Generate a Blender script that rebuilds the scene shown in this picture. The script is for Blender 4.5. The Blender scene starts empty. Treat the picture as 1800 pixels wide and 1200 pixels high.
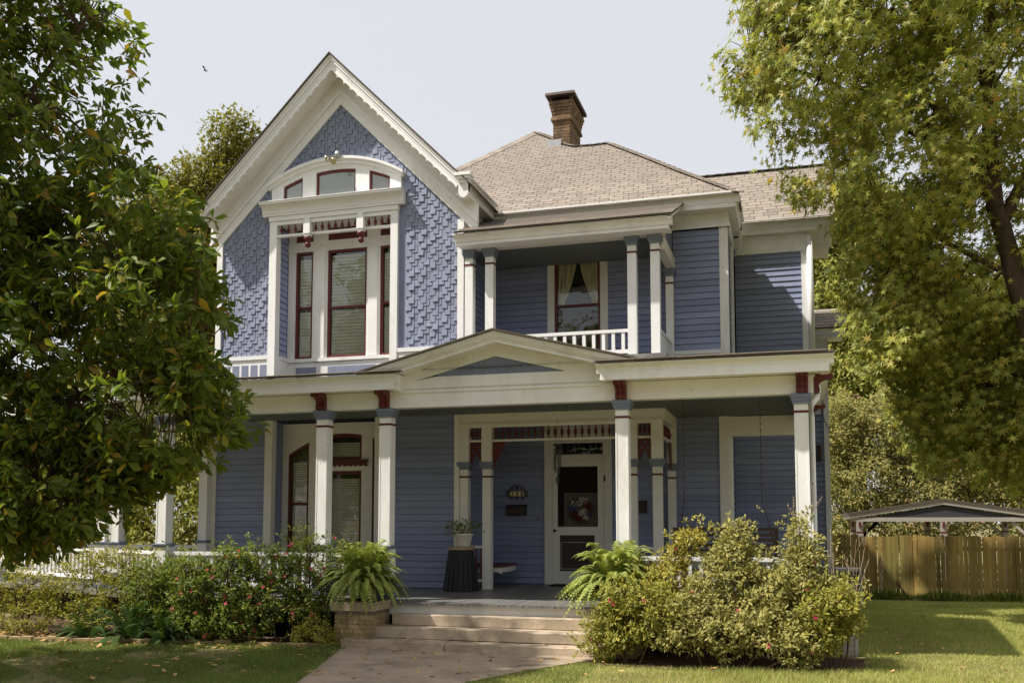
import bpy, math, random
import numpy as np
from mathutils import Vector, Matrix

random.seed(7)
rng = np.random.default_rng(11)
scene = bpy.context.scene
col = scene.collection
R_ = math.radians

# ------------------------------------------------------------------ camera, sky, sun, exposure
cam_d = bpy.data.cameras.new('camera')
cam = bpy.data.objects.new('camera', cam_d)
col.objects.link(cam)
cam_d.sensor_width = 36.0
cam_d.lens = 33.66
cam_d.shift_y = 0.0994
cam_d.clip_end = 1500
cam.location = (0, 0, 1.95)
cam.rotation_euler = (R_(90 + 4.62), 0, R_(16.5))
scene.camera = cam

SUN = Vector((0.58, 0.35, -1.0)).normalized()       # direction the light travels
sun_el = math.asin(-SUN.z)
sun_az = math.atan2(-SUN.x, -SUN.y)                 # compass angle of the sun from +Y, clockwise

world = bpy.data.worlds.new('World')
scene.world = world
world.use_nodes = True
wn = world.node_tree
wn.nodes.clear()
sky = wn.nodes.new('ShaderNodeTexSky')
sky.sky_type = 'NISHITA'
sky.sun_disc = False
sky.sun_elevation = sun_el
sky.sun_rotation = sun_az
sky.air_density = 1.0
sky.dust_density = 4.0
sky.ozone_density = 1.0
hazemix = wn.nodes.new('ShaderNodeMixRGB')           # an even, milky summer haze over the sky
hazemix.inputs[0].default_value = 0.78
hazemix.inputs[2].default_value = (5.85, 5.9, 6.0, 1)
bg = wn.nodes.new('ShaderNodeBackground')
bg.inputs[1].default_value = 0.1
wo = wn.nodes.new('ShaderNodeOutputWorld')
wn.links.new(sky.outputs[0], hazemix.inputs[1])
wn.links.new(hazemix.outputs[0], bg.inputs[0])
wn.links.new(bg.outputs[0], wo.inputs[0])

sun_d = bpy.data.lights.new('sun', 'SUN')
sun_d.energy = 4.5
sun_d.angle = R_(0.9)
sun_d.color = (1.0, 0.93, 0.84)
sun = bpy.data.objects.new('sun', sun_d)
col.objects.link(sun)
sun.location = (-20, -15, 40)
sun.rotation_euler = SUN.to_track_quat('-Z', 'Y').to_euler()

scene.view_settings.view_transform = 'Standard'
scene.view_settings.look = 'None'
scene.view_settings.exposure = 0.60
scene.view_settings.gamma = 1.0
scene.view_settings.use_curve_mapping = False

# ------------------------------------------------------------------ materials
MATS = {}

def mat(name, base, rough=0.6, var=0.12, scale=6.0, bump=0.15, spec=0.3, second=None, sfac=0.5, stretch=(1, 1, 1),
        objvar=0.0, transl=0.0, isl=None, metal=0.0, hue=0.0, patch=None):
    """A procedural Principled material in world space: mottled colour, fine bump, optional stain colour, optional leaf translucency."""
    m = bpy.data.materials.new(name)
    m.use_nodes = True
    nt = m.node_tree
    nt.nodes.clear()
    N = nt.nodes.new
    L = nt.links.new
    out = N('ShaderNodeOutputMaterial')
    p = N('ShaderNodeBsdfPrincipled')
    p.inputs['Roughness'].default_value = rough
    p.inputs['Metallic'].default_value = metal
    p.inputs['Specular IOR Level'].default_value = spec
    geo = N('ShaderNodeNewGeometry')
    mp = N('ShaderNodeMapping')
    mp.inputs['Scale'].default_value = stretch
    L(geo.outputs['Position'], mp.inputs['Vector'])
    n1 = N('ShaderNodeTexNoise')
    n1.inputs['Scale'].default_value = scale
    n1.inputs['Detail'].default_value = 6
    n1.inputs['Roughness'].default_value = 0.65
    L(mp.outputs[0], n1.inputs['Vector'])
    ramp = N('ShaderNodeMapRange')
    ramp.inputs[1].default_value = 0.3
    ramp.inputs[2].default_value = 0.7
    ramp.inputs[3].default_value = 1.0 - var
    ramp.inputs[4].default_value = 1.0 + var
    L(n1.outputs['Fac'], ramp.inputs[0])
    colr = N('ShaderNodeRGB')
    colr.outputs[0].default_value = (*base, 1)
    src = colr.outputs[0]
    if second is not None:
        n2 = N('ShaderNodeTexNoise')
        n2.inputs['Scale'].default_value = scale * 0.35
        n2.inputs['Detail'].default_value = 9
        n2.inputs['Roughness'].default_value = 0.72
        L(mp.outputs[0], n2.inputs['Vector'])
        mr = N('ShaderNodeMapRange')
        mr.inputs[1].default_value = 0.62 - 0.25 * sfac
        mr.inputs[2].default_value = 0.80 - 0.2 * sfac
        L(n2.outputs['Fac'], mr.inputs[0])
        mx = N('ShaderNodeMixRGB')
        L(mr.outputs[0], mx.inputs[0])
        L(src, mx.inputs[1])
        mx.inputs[2].default_value = (*second, 1)
        src = mx.outputs[0]
    if patch is not None:                                  # small chips and flakes of paint
        n3 = N('ShaderNodeTexNoise')
        n3.inputs['Scale'].default_value = patch[1]
        n3.inputs['Detail'].default_value = 4
        L(mp.outputs[0], n3.inputs['Vector'])
        mr3 = N('ShaderNodeMapRange')
        mr3.inputs[1].default_value = patch[2]
        mr3.inputs[2].default_value = patch[2] + 0.03
        L(n3.outputs['Fac'], mr3.inputs[0])
        mx3 = N('ShaderNodeMixRGB')
        L(mr3.outputs[0], mx3.inputs[0])
        L(src, mx3.inputs[1])
        mx3.inputs[2].default_value = (*patch[0], 1)
        src = mx3.outputs[0]
    if isl is not None:                                    # each leaf, blade or tab its own tint
        cr = N('ShaderNodeValToRGB')
        els = cr.color_ramp.elements
        stops = [(0.0, base)] + isl
        while len(els) < len(stops):
            els.new(0.5)
        for e, (ps, c) in zip(els, stops):
            e.position = ps
            e.color = (*c, 1)
        cr.color_ramp.interpolation = 'LINEAR'
        oi = N('ShaderNodeObjectInfo')
        ad = N('ShaderNodeMath')
        ad.operation = 'ADD'
        L(geo.outputs['Random Per Island'], ad.inputs[0])
        L(oi.outputs['Random'], ad.inputs[1])
        fr = N('ShaderNodeMath')
        fr.operation = 'FRACT'
        L(ad.outputs[0], fr.inputs[0])
        L(fr.outputs[0], cr.inputs[0])
        src = cr.outputs[0]
    mul = N('ShaderNodeMixRGB')
    mul.blend_type = 'MULTIPLY'
    mul.inputs[0].default_value = 1.0
    L(src, mul.inputs[1])
    fac = ramp.outputs[0]
    if objvar > 0:
        oi2 = N('ShaderNodeObjectInfo')
        mr2 = N('ShaderNodeMapRange')
        mr2.inputs[3].default_value = 1 - objvar
        mr2.inputs[4].default_value = 1 + objvar
        L(oi2.outputs['Random'], mr2.inputs[0])
        mm = N('ShaderNodeMath')
        mm.operation = 'MULTIPLY'
        L(fac, mm.inputs[0])
        L(mr2.outputs[0], mm.inputs[1])
        fac = mm.outputs[0]
    L(fac, mul.inputs[2])
    L(mul.outputs[0], p.inputs['Base Color'])
    if bump > 0:
        nb = N('ShaderNodeTexNoise')
        nb.inputs['Scale'].default_value = scale * 6
        nb.inputs['Detail'].default_value = 5
        L(mp.outputs[0], nb.inputs['Vector'])
        b = N('ShaderNodeBump')
        b.inputs['Strength'].default_value = bump
        b.inputs['Distance'].default_value = 0.01
        L(nb.outputs['Fac'], b.inputs['Height'])
        L(b.outputs[0], p.inputs['Normal'])
    if transl > 0:
        t = N('ShaderNodeBsdfTranslucent')
        tm = N('ShaderNodeMixRGB')
        tm.blend_type = 'MULTIPLY'
        tm.inputs[0].default_value = 1
        tm.inputs[2].default_value = (1.3, 1.35, 0.6, 1)
        L(mul.outputs[0], tm.inputs[1])
        L(tm.outputs[0], t.inputs['Color'])
        ms = N('ShaderNodeMixShader')
        ms.inputs[0].default_value = transl
        L(p.outputs[0], ms.inputs[1])
        L(t.outputs[0], ms.inputs[2])
        L(ms.outputs[0], out.inputs[0])
    else:
        L(p.outputs[0], out.inputs[0])
    MATS[name] = m
    return m

mat('white_paint', (0.80, 0.80, 0.795), 0.5, 0.05, 3.0, 0.25, 0.35, second=(0.60, 0.56, 0.50), sfac=0.34, stretch=(1, 1, 0.35),
    objvar=0.03, patch=((0.40, 0.36, 0.30), 26.0, 0.71))
mat('cream_paint', (0.76, 0.745, 0.705), 0.5, 0.05, 3.0, 0.25, 0.35, second=(0.56, 0.50, 0.38), sfac=0.25, stretch=(0.5, 1, 1), objvar=0.03)
mat('blue_paint', (0.246, 0.280, 0.430), 0.55, 0.10, 2.2, 0.3, 0.3, second=(0.28, 0.308, 0.436), sfac=0.5, stretch=(0.3, 0.3, 1.4), objvar=0.10,
    patch=((0.34, 0.35, 0.42), 30.0, 0.76))
mat('blue_shingle_paint', (0.222, 0.248, 0.342), 0.6, 0.10, 5.0, 0.45, 0.25, second=(0.25, 0.268, 0.346), sfac=0.5, stretch=(2.5, 1, 0.6), objvar=0.06)
mat('porch_blue', (0.18, 0.21, 0.29), 0.5, 0.06, 3.0, 0.15, 0.35, objvar=0.04)
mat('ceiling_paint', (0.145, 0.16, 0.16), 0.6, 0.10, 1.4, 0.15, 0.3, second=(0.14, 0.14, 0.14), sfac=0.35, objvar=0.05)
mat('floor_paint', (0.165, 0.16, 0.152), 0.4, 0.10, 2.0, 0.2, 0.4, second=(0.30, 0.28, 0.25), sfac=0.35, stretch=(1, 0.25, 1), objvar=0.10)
mat('burgundy', (0.115, 0.020, 0.022), 0.45, 0.10, 5.0, 0.15, 0.4, objvar=0.05)
mat('roof_shingle', (0.262, 0.226, 0.192), 0.9, 0.10, 9.0, 0.5, 0.15, objvar=0.09, isl=[(0.35, (0.285, 0.245, 0.207)), (0.7, (0.235, 0.206, 0.178)), (1.0, (0.272, 0.235, 0.198))])
mat('roof_edge', (0.10, 0.085, 0.07), 0.9, 0.2, 9.0, 0.4, 0.15)
mat('concrete', (0.49, 0.395, 0.295), 0.85, 0.14, 2.5, 0.5, 0.2, second=(0.23, 0.185, 0.135), sfac=0.7)
mat('walk_concrete', (0.36, 0.285, 0.21), 0.9, 0.12, 3.0, 0.4, 0.2, second=(0.21, 0.165, 0.125), sfac=0.6)
mat('tan_brick', (0.36, 0.27, 0.15), 0.85, 0.14, 6.0, 0.5, 0.2, second=(0.22, 0.16, 0.09), sfac=0.45, objvar=0.16)
mat('chimney_brick', (0.22, 0.14, 0.08), 0.88, 0.18, 6.0, 0.5, 0.2, second=(0.08, 0.06, 0.045), sfac=0.6, objvar=0.25)
mat('mortar', (0.24, 0.20, 0.15), 0.95, 0.15, 12.0, 0.4, 0.1)
mat('dark_metal', (0.035, 0.03, 0.028), 0.5, 0.2, 6.0, 0.1, 0.4)
mat('rust_metal', (0.07, 0.045, 0.035), 0.7, 0.25, 5.0, 0.2, 0.3)
mat('galvanised', (0.42, 0.42, 0.42), 0.4, 0.1, 6.0, 0.1, 0.5, metal=0.6)
mat('chrome', (0.5, 0.46, 0.36), 0.25, 0.1, 6.0, 0.0, 0.5, metal=0.9)
mat('dark_void', (0.012, 0.012, 0.013), 0.9, 0.1, 3.0, 0.0, 0.1)  # near-black colour standing in for unlit rooms and shade under the porch
mat('screen_mesh', (0.07, 0.062, 0.055), 0.8, 0.15, 60.0, 0.1, 0.2)
mat('blind_slat', (0.90, 0.875, 0.78), 0.5, 0.04, 3.0, 0.0, 0.3)
mat('shade_cloth', (0.82, 0.82, 0.82), 0.7, 0.03, 2.0, 0.05, 0.2)
mat('curtain_cloth', (0.70, 0.63, 0.40), 0.85, 0.2, 7.0, 0.1, 0.1, second=(0.24, 0.32, 0.36), sfac=0.6, stretch=(4, 1, 0.2))
mat('door_panel', (0.74, 0.70, 0.60), 0.6, 0.05, 3.0, 0.05, 0.3)
mat('fence_wood', (0.33, 0.225, 0.075), 0.85, 0.22, 3.0, 0.5, 0.15, second=(0.17, 0.155, 0.045), sfac=0.65, stretch=(3, 3, 0.35), objvar=0.34)
mat('dark_wood', (0.055, 0.035, 0.022), 0.6, 0.2, 5.0, 0.2, 0.3, stretch=(0.3, 1, 3), objvar=0.1)
mat('charcoal_wood', (0.018, 0.017, 0.018), 0.6, 0.3, 8.0, 0.3, 0.3, stretch=(4, 4, 0.5))
mat('tan_slab', (0.34, 0.25, 0.17), 0.8, 0.15, 8.0, 0.3, 0.2)
mat('pot_white', (0.72, 0.69, 0.63), 0.45, 0.05, 5.0, 0.1, 0.4)
mat('pillow_cloth', (0.48, 0.46, 0.42), 0.9, 0.06, 8.0, 0.2, 0.1)
mat('tile_cream', (0.80, 0.70, 0.42), 0.5, 0.08, 9.0, 0.0, 0.4)
mat('print_black', (0.02, 0.015, 0.012), 0.6, 0.05, 9.0, 0.0, 0.3)
mat('star_bronze', (0.20, 0.10, 0.05), 0.5, 0.15, 9.0, 0.0, 0.4)
mat('chime_green', (0.03, 0.05, 0.04), 0.4, 0.1, 9.0, 0.0, 0.5)
mat('lamp_glass', (0.45, 0.38, 0.16), 0.25, 0.05, 9.0, 0.0, 0.5)
mat('bark', (0.085, 0.062, 0.042), 0.95, 0.35, 5.0, 0.9, 0.1, second=(0.045, 0.035, 0.025), sfac=0.5, stretch=(2, 2, 0.6))
mat('twig', (0.10, 0.065, 0.04), 0.9, 0.2, 8.0, 0.2, 0.1)
mat('pale_twig', (0.34, 0.25, 0.17), 0.9, 0.15, 8.0, 0.2, 0.1)
mat('magnolia_leaf', (0.085, 0.125, 0.022), 0.45, 0.12, 5.0, 0.05, 0.30, transl=0.52,
    isl=[(0.45, (0.115, 0.165, 0.028)), (0.84, (0.175, 0.21, 0.035)), (0.955, (0.30, 0.27, 0.035)), (0.97, (0.34, 0.22, 0.035)), (1.0, (0.24, 0.14, 0.035))])
mat('gum_leaf', (0.19, 0.225, 0.042), 0.50, 0.15, 1.2, 0.0, 0.30, transl=0.36,
    isl=[(0.4, (0.27, 0.30, 0.06)), (0.8, (0.39, 0.39, 0.085)), (0.96, (0.47, 0.42, 0.095)), (1.0, (0.42, 0.25, 0.06))])
mat('azalea_leaf', (0.16, 0.17, 0.028), 0.55, 0.15, 1.5, 0.0, 0.22, transl=0.30,
    isl=[(0.4, (0.24, 0.24, 0.042)), (0.8, (0.32, 0.30, 0.055)), (1.0, (0.42, 0.36, 0.06))])
mat('azalea_leaf_grey', (0.19, 0.19, 0.052), 0.55, 0.15, 1.5, 0.0, 0.25, transl=0.27,
    isl=[(0.4, (0.28, 0.265, 0.08)), (0.8, (0.36, 0.33, 0.11)), (1.0, (0.44, 0.38, 0.10))])
mat('azalea_leaf_yellow', (0.22, 0.22, 0.035), 0.45, 0.15, 1.5, 0.0, 0.4, transl=0.30,
    isl=[(0.4, (0.33, 0.30, 0.05)), (0.8, (0.43, 0.36, 0.06)), (1.0, (0.48, 0.34, 0.06))])
mat('azalea_leaf_deep', (0.080, 0.120, 0.020), 0.55, 0.15, 1.5, 0.0, 0.22, transl=0.30,
    isl=[(0.4, (0.13, 0.18, 0.03)), (0.8, (0.20, 0.24, 0.042)), (1.0, (0.33, 0.30, 0.05))])
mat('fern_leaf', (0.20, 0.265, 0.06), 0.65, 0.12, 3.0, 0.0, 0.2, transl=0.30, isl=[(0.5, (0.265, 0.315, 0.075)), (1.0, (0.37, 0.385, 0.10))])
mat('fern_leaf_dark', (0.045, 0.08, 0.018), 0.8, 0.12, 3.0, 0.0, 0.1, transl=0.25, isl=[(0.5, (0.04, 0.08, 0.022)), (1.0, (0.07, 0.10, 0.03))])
mat('far_leaf', (0.12, 0.125, 0.024), 0.65, 0.2, 0.6, 0.0, 0.15, transl=0.35,
    isl=[(0.5, (0.17, 0.165, 0.032)), (1.0, (0.26, 0.23, 0.045))])
mat('far_leaf_light', (0.19, 0.21, 0.048), 0.65, 0.2, 0.6, 0.0, 0.15, transl=0.35,
    isl=[(0.5, (0.27, 0.285, 0.07)), (1.0, (0.40, 0.37, 0.10))])
mat('myrtle_leaf', (0.165, 0.18, 0.05), 0.65, 0.2, 0.8, 0.0, 0.15, transl=0.30,
    isl=[(0.5, (0.24, 0.235, 0.075)), (1.0, (0.38, 0.31, 0.11))])
mat('pink_petal', (0.50, 0.055, 0.115), 0.6, 0.15, 6.0, 0.0, 0.2, transl=0.30, isl=[(1.0, (0.60, 0.13, 0.19))])
mat('myrtle_petal', (0.42, 0.16, 0.19), 0.7, 0.15, 3.0, 0.0, 0.2, transl=0.30, isl=[(1.0, (0.50, 0.25, 0.25))])
mat('white_petal', (0.45, 0.41, 0.36), 0.7, 0.05, 6.0, 0.0, 0.2)
mat('red_petal', (0.11, 0.014, 0.02), 0.7, 0.1, 6.0, 0.0, 0.2)
mat('blue_petal', (0.05, 0.07, 0.18), 0.7, 0.1, 6.0, 0.0, 0.2)
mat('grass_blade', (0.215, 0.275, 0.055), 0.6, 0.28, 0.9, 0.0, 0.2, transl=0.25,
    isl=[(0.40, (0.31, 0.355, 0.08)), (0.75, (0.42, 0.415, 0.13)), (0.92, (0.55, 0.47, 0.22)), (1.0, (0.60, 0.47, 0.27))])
mat('grass_blade_shaded', (0.13, 0.19, 0.04), 0.6, 0.28, 0.9, 0.0, 0.2, transl=0.25,
    isl=[(0.45, (0.145, 0.205, 0.05)), (0.85, (0.20, 0.23, 0.065)), (0.97, (0.32, 0.26, 0.11)), (1.0, (0.36, 0.27, 0.14))])  # same grass, shade of the left lawn put into a darker, greener colour
mat('soil', (0.20, 0.18, 0.08), 0.95, 0.25, 1.2, 0.6, 0.1, second=(0.17, 0.125, 0.07), sfac=0.5)
mat('mulch', (0.085, 0.055, 0.035), 0.95, 0.4, 9.0, 0.9, 0.1, second=(0.16, 0.11, 0.075), sfac=0.5)
mat('dry_leaf', (0.42, 0.28, 0.12), 0.8, 0.2, 9.0, 0.1, 0.2, isl=[(0.6, (0.50, 0.30, 0.11)), (1.0, (0.30, 0.17, 0.07))])
mat('rubber_mat', (0.02, 0.02, 0.02), 0.9, 0.2, 20.0, 0.3, 0.1)
mat('pavilion_paint', (0.34, 0.315, 0.28), 0.6, 0.08, 3.0, 0.1, 0.3, objvar=0.05)
mat('pavilion_dark', (0.05, 0.05, 0.055), 0.7, 0.1, 4.0, 0.1, 0.2)
mat('plastic_beige', (0.48, 0.44, 0.38), 0.5, 0.05, 4.0, 0.05, 0.4)
mat('cable_black', (0.012, 0.012, 0.012), 0.6, 0.0, 4.0, 0.0, 0.3)

def glass_mat(name, tint=(0.97, 0.98, 0.97), refl=0.015, rough=0.02):
    m = bpy.data.materials.new(name)
    m.use_nodes = True
    nt = m.node_tree
    nt.nodes.clear()
    o = nt.nodes.new('ShaderNodeOutputMaterial')
    g = nt.nodes.new('ShaderNodeBsdfGlossy')
    g.inputs['Roughness'].default_value = rough
    t = nt.nodes.new('ShaderNodeBsdfTransparent')
    t.inputs[0].default_value = (*tint, 1)
    f = nt.nodes.new('ShaderNodeFresnel')
    f.inputs[0].default_value = 1.5
    ad = nt.nodes.new('ShaderNodeMath')
    ad.inputs[1].default_value = refl
    ad.use_clamp = True
    n = nt.nodes.new('ShaderNodeTexNoise')                 # old, slightly wavy panes
    n.inputs['Scale'].default_value = 2.2
    b = nt.nodes.new('ShaderNodeBump')
    b.inputs['Strength'].default_value = 0.12
    b.inputs['Distance'].default_value = 0.05
    geo = nt.nodes.new('ShaderNodeNewGeometry')
    L = nt.links.new
    L(geo.outputs['Position'], n.inputs['Vector'])
    L(n.outputs['Fac'], b.inputs['Height'])
    L(b.outputs[0], g.inputs['Normal'])
    m1 = nt.nodes.new('ShaderNodeMixShader')
    L(f.outputs[0], ad.inputs[0])
    L(ad.outputs[0], m1.inputs[0])
    L(t.outputs[0], m1.inputs[1])
    L(g.outputs[0], m1.inputs[2])
    L(m1.outputs[0], o.inputs[0])
    MATS[name] = m
glass_mat('window_glass')
def screen_mat(name):
    m = bpy.data.materials.new(name)
    m.use_nodes = True
    nt = m.node_tree
    nt.nodes.clear()
    o = nt.nodes.new('ShaderNodeOutputMaterial')
    d = nt.nodes.new('ShaderNodeBsdfDiffuse')
    d.inputs[0].default_value = (0.03, 0.028, 0.026, 1)
    t = nt.nodes.new('ShaderNodeBsdfTransparent')
    x = nt.nodes.new('ShaderNodeMixShader')
    x.inputs[0].default_value = 0.38
    nt.links.new(t.outputs[0], x.inputs[1])
    nt.links.new(d.outputs[0], x.inputs[2])
    nt.links.new(x.outputs[0], o.inputs[0])
    MATS[name] = m
screen_mat('insect_screen')

# ------------------------------------------------------------------ helpers
class MB:
    """Collects boxes, bars, tubes and prisms and links them as one mesh object."""
    def __init__(self):
        self.v = []
        self.f = []
    def add(self, vs, fs):
        n = len(self.v)
        self.v.extend([tuple(p) for p in vs])
        self.f.extend([tuple(i + n for i in q) for q in fs])
        return self
    def hexa(self, p):
        return self.add(p, [(0, 3, 2, 1), (4, 5, 6, 7), (0, 1, 5, 4), (1, 2, 6, 5), (2, 3, 7, 6), (3, 0, 4, 7)])
    def box(self, x0, x1, y0, y1, z0, z1):
        x0, x1 = min(x0, x1), max(x0, x1)
        y0, y1 = min(y0, y1), max(y0, y1)
        z0, z1 = min(z0, z1), max(z0, z1)
        return self.hexa([(x0, y0, z0), (x1, y0, z0), (x1, y1, z0), (x0, y1, z0), (x0, y0, z1), (x1, y0, z1), (x1, y1, z1), (x0, y1, z1)])
    def bar(self, p, q, w, h, up=(0, 0, 1)):
        p, q = Vector(p), Vector(q)
        d = (q - p).normalized()
        s = d.cross(Vector(up))
        if s.length < 1e-4:
            s = d.cross(Vector((0, 1, 0)))
        s.normalize()
        u = s.cross(d).normalized()
        s = s * (w / 2)
        u = u * (h / 2)
        return self.hexa([p - s - u, p + s - u, q + s - u, q - s - u, p - s + u, p + s + u, q + s + u, q - s + u])
    def prism_xz(self, poly, y0, y1):
        n = len(poly)
        vs = [(a, y0, b) for a, b in poly] + [(a, y1, b) for a, b in poly]
        return self.add(vs, [tuple(range(n)), tuple(range(2 * n - 1, n - 1, -1))] + [(i, i + n, (i + 1) % n + n, (i + 1) % n) for i in range(n)])
    def prism_yz(self, poly, x0, x1):
        n = len(poly)
        vs = [(x0, a, b) for a, b in poly] + [(x1, a, b) for a, b in poly]
        return self.add(vs, [tuple(range(n)), tuple(range(2 * n - 1, n - 1, -1))] + [(i, i + n, (i + 1) % n + n, (i + 1) % n) for i in range(n)])
    def prism_xy(self, poly, z0, z1):
        n = len(poly)
        vs = [(a, b, z0) for a, b in poly] + [(a, b, z1) for a, b in poly]
        return self.add(vs, [tuple(range(n)), tuple(range(2 * n - 1, n - 1, -1))] + [(i, i + n, (i + 1) % n + n, (i + 1) % n) for i in range(n)])
    def tube(self, pts, rad, n=8):
        pts = [Vector(p) for p in pts]
        if not isinstance(rad, (list, tuple)):
            rad = [rad] * len(pts)
        base = len(self.v)
        ref = Vector((0.31, 0.17, 0.93))
        for i, p in enumerate(pts):
            d = (pts[min(i + 1, len(pts) - 1)] - pts[max(i - 1, 0)]).normalized()
            s = d.cross(ref)
            if s.length < 1e-3:
                s = d.cross(Vector((1, 0, 0)))
            s.normalize()
            u = d.cross(s)
            for k in range(n):
                a = 2 * math.pi * k / n
                self.v.append(tuple(p + (s * math.cos(a) + u * math.sin(a)) * rad[i]))
        for i in range(len(pts) - 1):
            for k in range(n):
                a = base + i * n + k
                b = base + i * n + (k + 1) % n
                self.f.append((a, b, b + n, a + n))
        self.f.append(tuple(base + k for k in range(n - 1, -1, -1)))
        e = base + (len(pts) - 1) * n
        self.f.append(tuple(e + k for k in range(n)))
        return self
    def lathe(self, prof, c, n=10):
        base = len(self.v)
        for r, z in prof:
            for k in range(n):
                a = 2 * math.pi * k / n
                self.v.append((c[0] + r * math.cos(a), c[1] + r * math.sin(a), c[2] + z))
        for i in range(len(prof) - 1):
            for k in range(n):
                a = base + i * n + k
                b = base + i * n + (k + 1) % n
                self.f.append((a, b, b + n, a + n))
        self.f.append(tuple(base + k for k in range(n - 1, -1, -1)))
        e = base + (len(prof) - 1) * n
        self.f.append(tuple(e + k for k in range(n)))
        return self
    def crown_x(self, x0, x1, yf, zt, h, proj, back=0.1):
        """Crown moulding along X: a lip over a cove, facing -Y from the plane yf."""
        p = [(yf + back, zt), (yf - proj, zt), (yf - proj, zt - 0.16 * h)]
        for i in range(7):
            a = i / 6 * math.pi / 2
            p.append((yf - proj * 0.92 + proj * 0.80 * math.sin(a), zt - 0.16 * h - 0.66 * h * (1 - math.cos(a))))
        p += [(yf - 0.06 * proj, zt - 0.84 * h), (yf - 0.06 * proj, zt - h), (yf + back, zt - h)]
        return self.prism_yz(p, x0, x1)
    def crown_y(self, y0, y1, xf, zt, h, proj, sgn=1, back=0.1):
        p = [(xf - sgn * back, zt), (xf + sgn * proj, zt), (xf + sgn * proj, zt - 0.16 * h)]
        for i in range(7):
            a = i / 6 * math.pi / 2
            p.append((xf + sgn * (proj * 0.92 - proj * 0.80 * math.sin(a)), zt - 0.16 * h - 0.66 * h * (1 - math.cos(a))))
        p += [(xf + sgn * 0.06 * proj, zt - 0.84 * h), (xf + sgn * 0.06 * proj, zt - h), (xf - sgn * back, zt - h)]
        return self.prism_xz(p, y0, y1)
    def build(self, name, m, parent=None, smooth=False, **kw):
        me = bpy.data.meshes.new(name)
        me.from_pydata(self.v, [], self.f)
        if smooth:
            me.polygons.foreach_set('use_smooth', [True] * len(me.polygons))
        me.update()
        return link(name, me, m, parent, **kw)

def world_loc(o):
    v = Vector((0, 0, 0))
    while o is not None:
        v += o.location
        o = o.parent
    return v

def link(name, me, m, parent=None, **kw):
    if m is not None and not me.materials:
        me.materials.append(MATS[m] if isinstance(m, str) else m)
    o = bpy.data.objects.new(name, me)
    col.objects.link(o)
    if parent is not None:
        o.parent = parent
        o.location = -world_loc(parent)              # meshes are written in world metres
    for k, v in kw.items():
        o[k] = v
    return o

def thing(name, label, cat, loc=(0, 0, 0), group=None):
    o = bpy.data.objects.new(name, None)
    col.objects.link(o)
    o.empty_display_size = 0.3
    o.location = loc
    o['label'] = label
    o['category'] = cat
    if group:
        o['group'] = group
    return o

def tag(o, label, cat, group=None):
    o['label'] = label
    o['category'] = cat
    if group:
        o['group'] = group
    return o

def np_mesh(name, verts, faces_flat, nper):
    """Fast mesh of many equal polygons."""
    me = bpy.data.meshes.new(name)
    nv = len(verts)
    nf = len(faces_flat) // nper
    me.vertices.add(nv)
    me.vertices.foreach_set('co', np.ascontiguousarray(verts, dtype=np.float32).ravel())
    me.loops.add(len(faces_flat))
    me.loops.foreach_set('vertex_index', np.ascontiguousarray(faces_flat, dtype=np.int32))
    me.polygons.add(nf)
    me.polygons.foreach_set('loop_start', np.arange(0, nf * nper, nper, dtype=np.int32))
    me.update(calc_edges=True)
    return me
# ------------------------------------------------------------------ ground, lawn, walk, bed
def sheet(name, pts, z, m, label=None):
    mb = MB()
    mb.add([(x, y, z) for x, y in pts], [tuple(range(len(pts)))])
    o = mb.build(name, m)
    o['kind'] = 'structure'
    return o

sheet('ground', [(-500, -300), (500, -300), (500, 700), (-500, 700)], 0.0, 'soil')
walk_pts = [(-5.30, 8.2), (-3.60, 8.2), (-3.86, 11.1), (-3.45, 12.1), (-2.78, 13.3), (-2.80, 13.62), (-6.74, 13.62), (-6.72, 13.49), (-6.25, 12.0), (-5.8, 10.5)]
wmb = MB()
wmb.prism_xy(walk_pts, 0.0, 0.02)
o = wmb.build('front_walk', 'walk_concrete')
o['kind'] = 'structure'
sheet('mulch_bed', [(-15.5, 12.7), (-12.0, 13.0), (-9.6, 13.3), (-8.2, 14.0), (-7.0, 14.0), (-7.0, 14.6), (-11, 14.6), (-15.5, 16.5)], 0.008, 'mulch')
sheet('shrub_bed', [(-2.75, 13.0), (-1.5, 12.85), (0.3, 13.0), (0.95, 13.6), (0.95, 14.6), (-2.75, 14.6)], 0.008, 'mulch')

# ------------------------------------------------------------------ the house
YB, YC, YG, YM, YR = 14.45, 14.55, 17.4, 19.2, 21.2
FL, CE = 0.66, 4.0
house = thing('house', 'two storey blue clapboard house with white trim, burgundy accents and a wide front porch', 'house', (-5.5, 17.4, 0))

def part(mb, name, m, parent=house, **kw):
    return mb.build(name, m, parent, **kw)

def copies(name, mb, m, parent, offsets):
    """One mesh, many alike pieces."""
    me = None
    res = []
    for off in offsets:
        if me is None:
            o = mb.build(name, m, parent)
            me = o.data
        else:
            o = bpy.data.objects.new(name, me)
            col.objects.link(o)
            o.parent = parent
        o.location = -world_loc(parent) + Vector(off)
        res.append(o)
    return res

CLAP = 0.132
def siding_xz(x0, x1, z0, z1, Y, m='blue_paint'):
    b = MB().box(x0, x1, Y + 0.013, Y + 0.11, z0, z1)
    w = part(b, 'siding_wall', m)
    n = int(math.ceil((z1 - z0) / CLAP - 1e-6))
    e = (z1 - z0) / n
    s = MB().prism_yz([(Y + 0.012, z0 + 0.010), (Y - 0.024, z0 + 0.010), (Y - 0.003, z0 + e), (Y + 0.012, z0 + e)], x0, x1)
    copies('clapboard', s, m, w, [(0, random.uniform(-0.0025, 0.0015), i * e) for i in range(n)])
    return w

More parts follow.
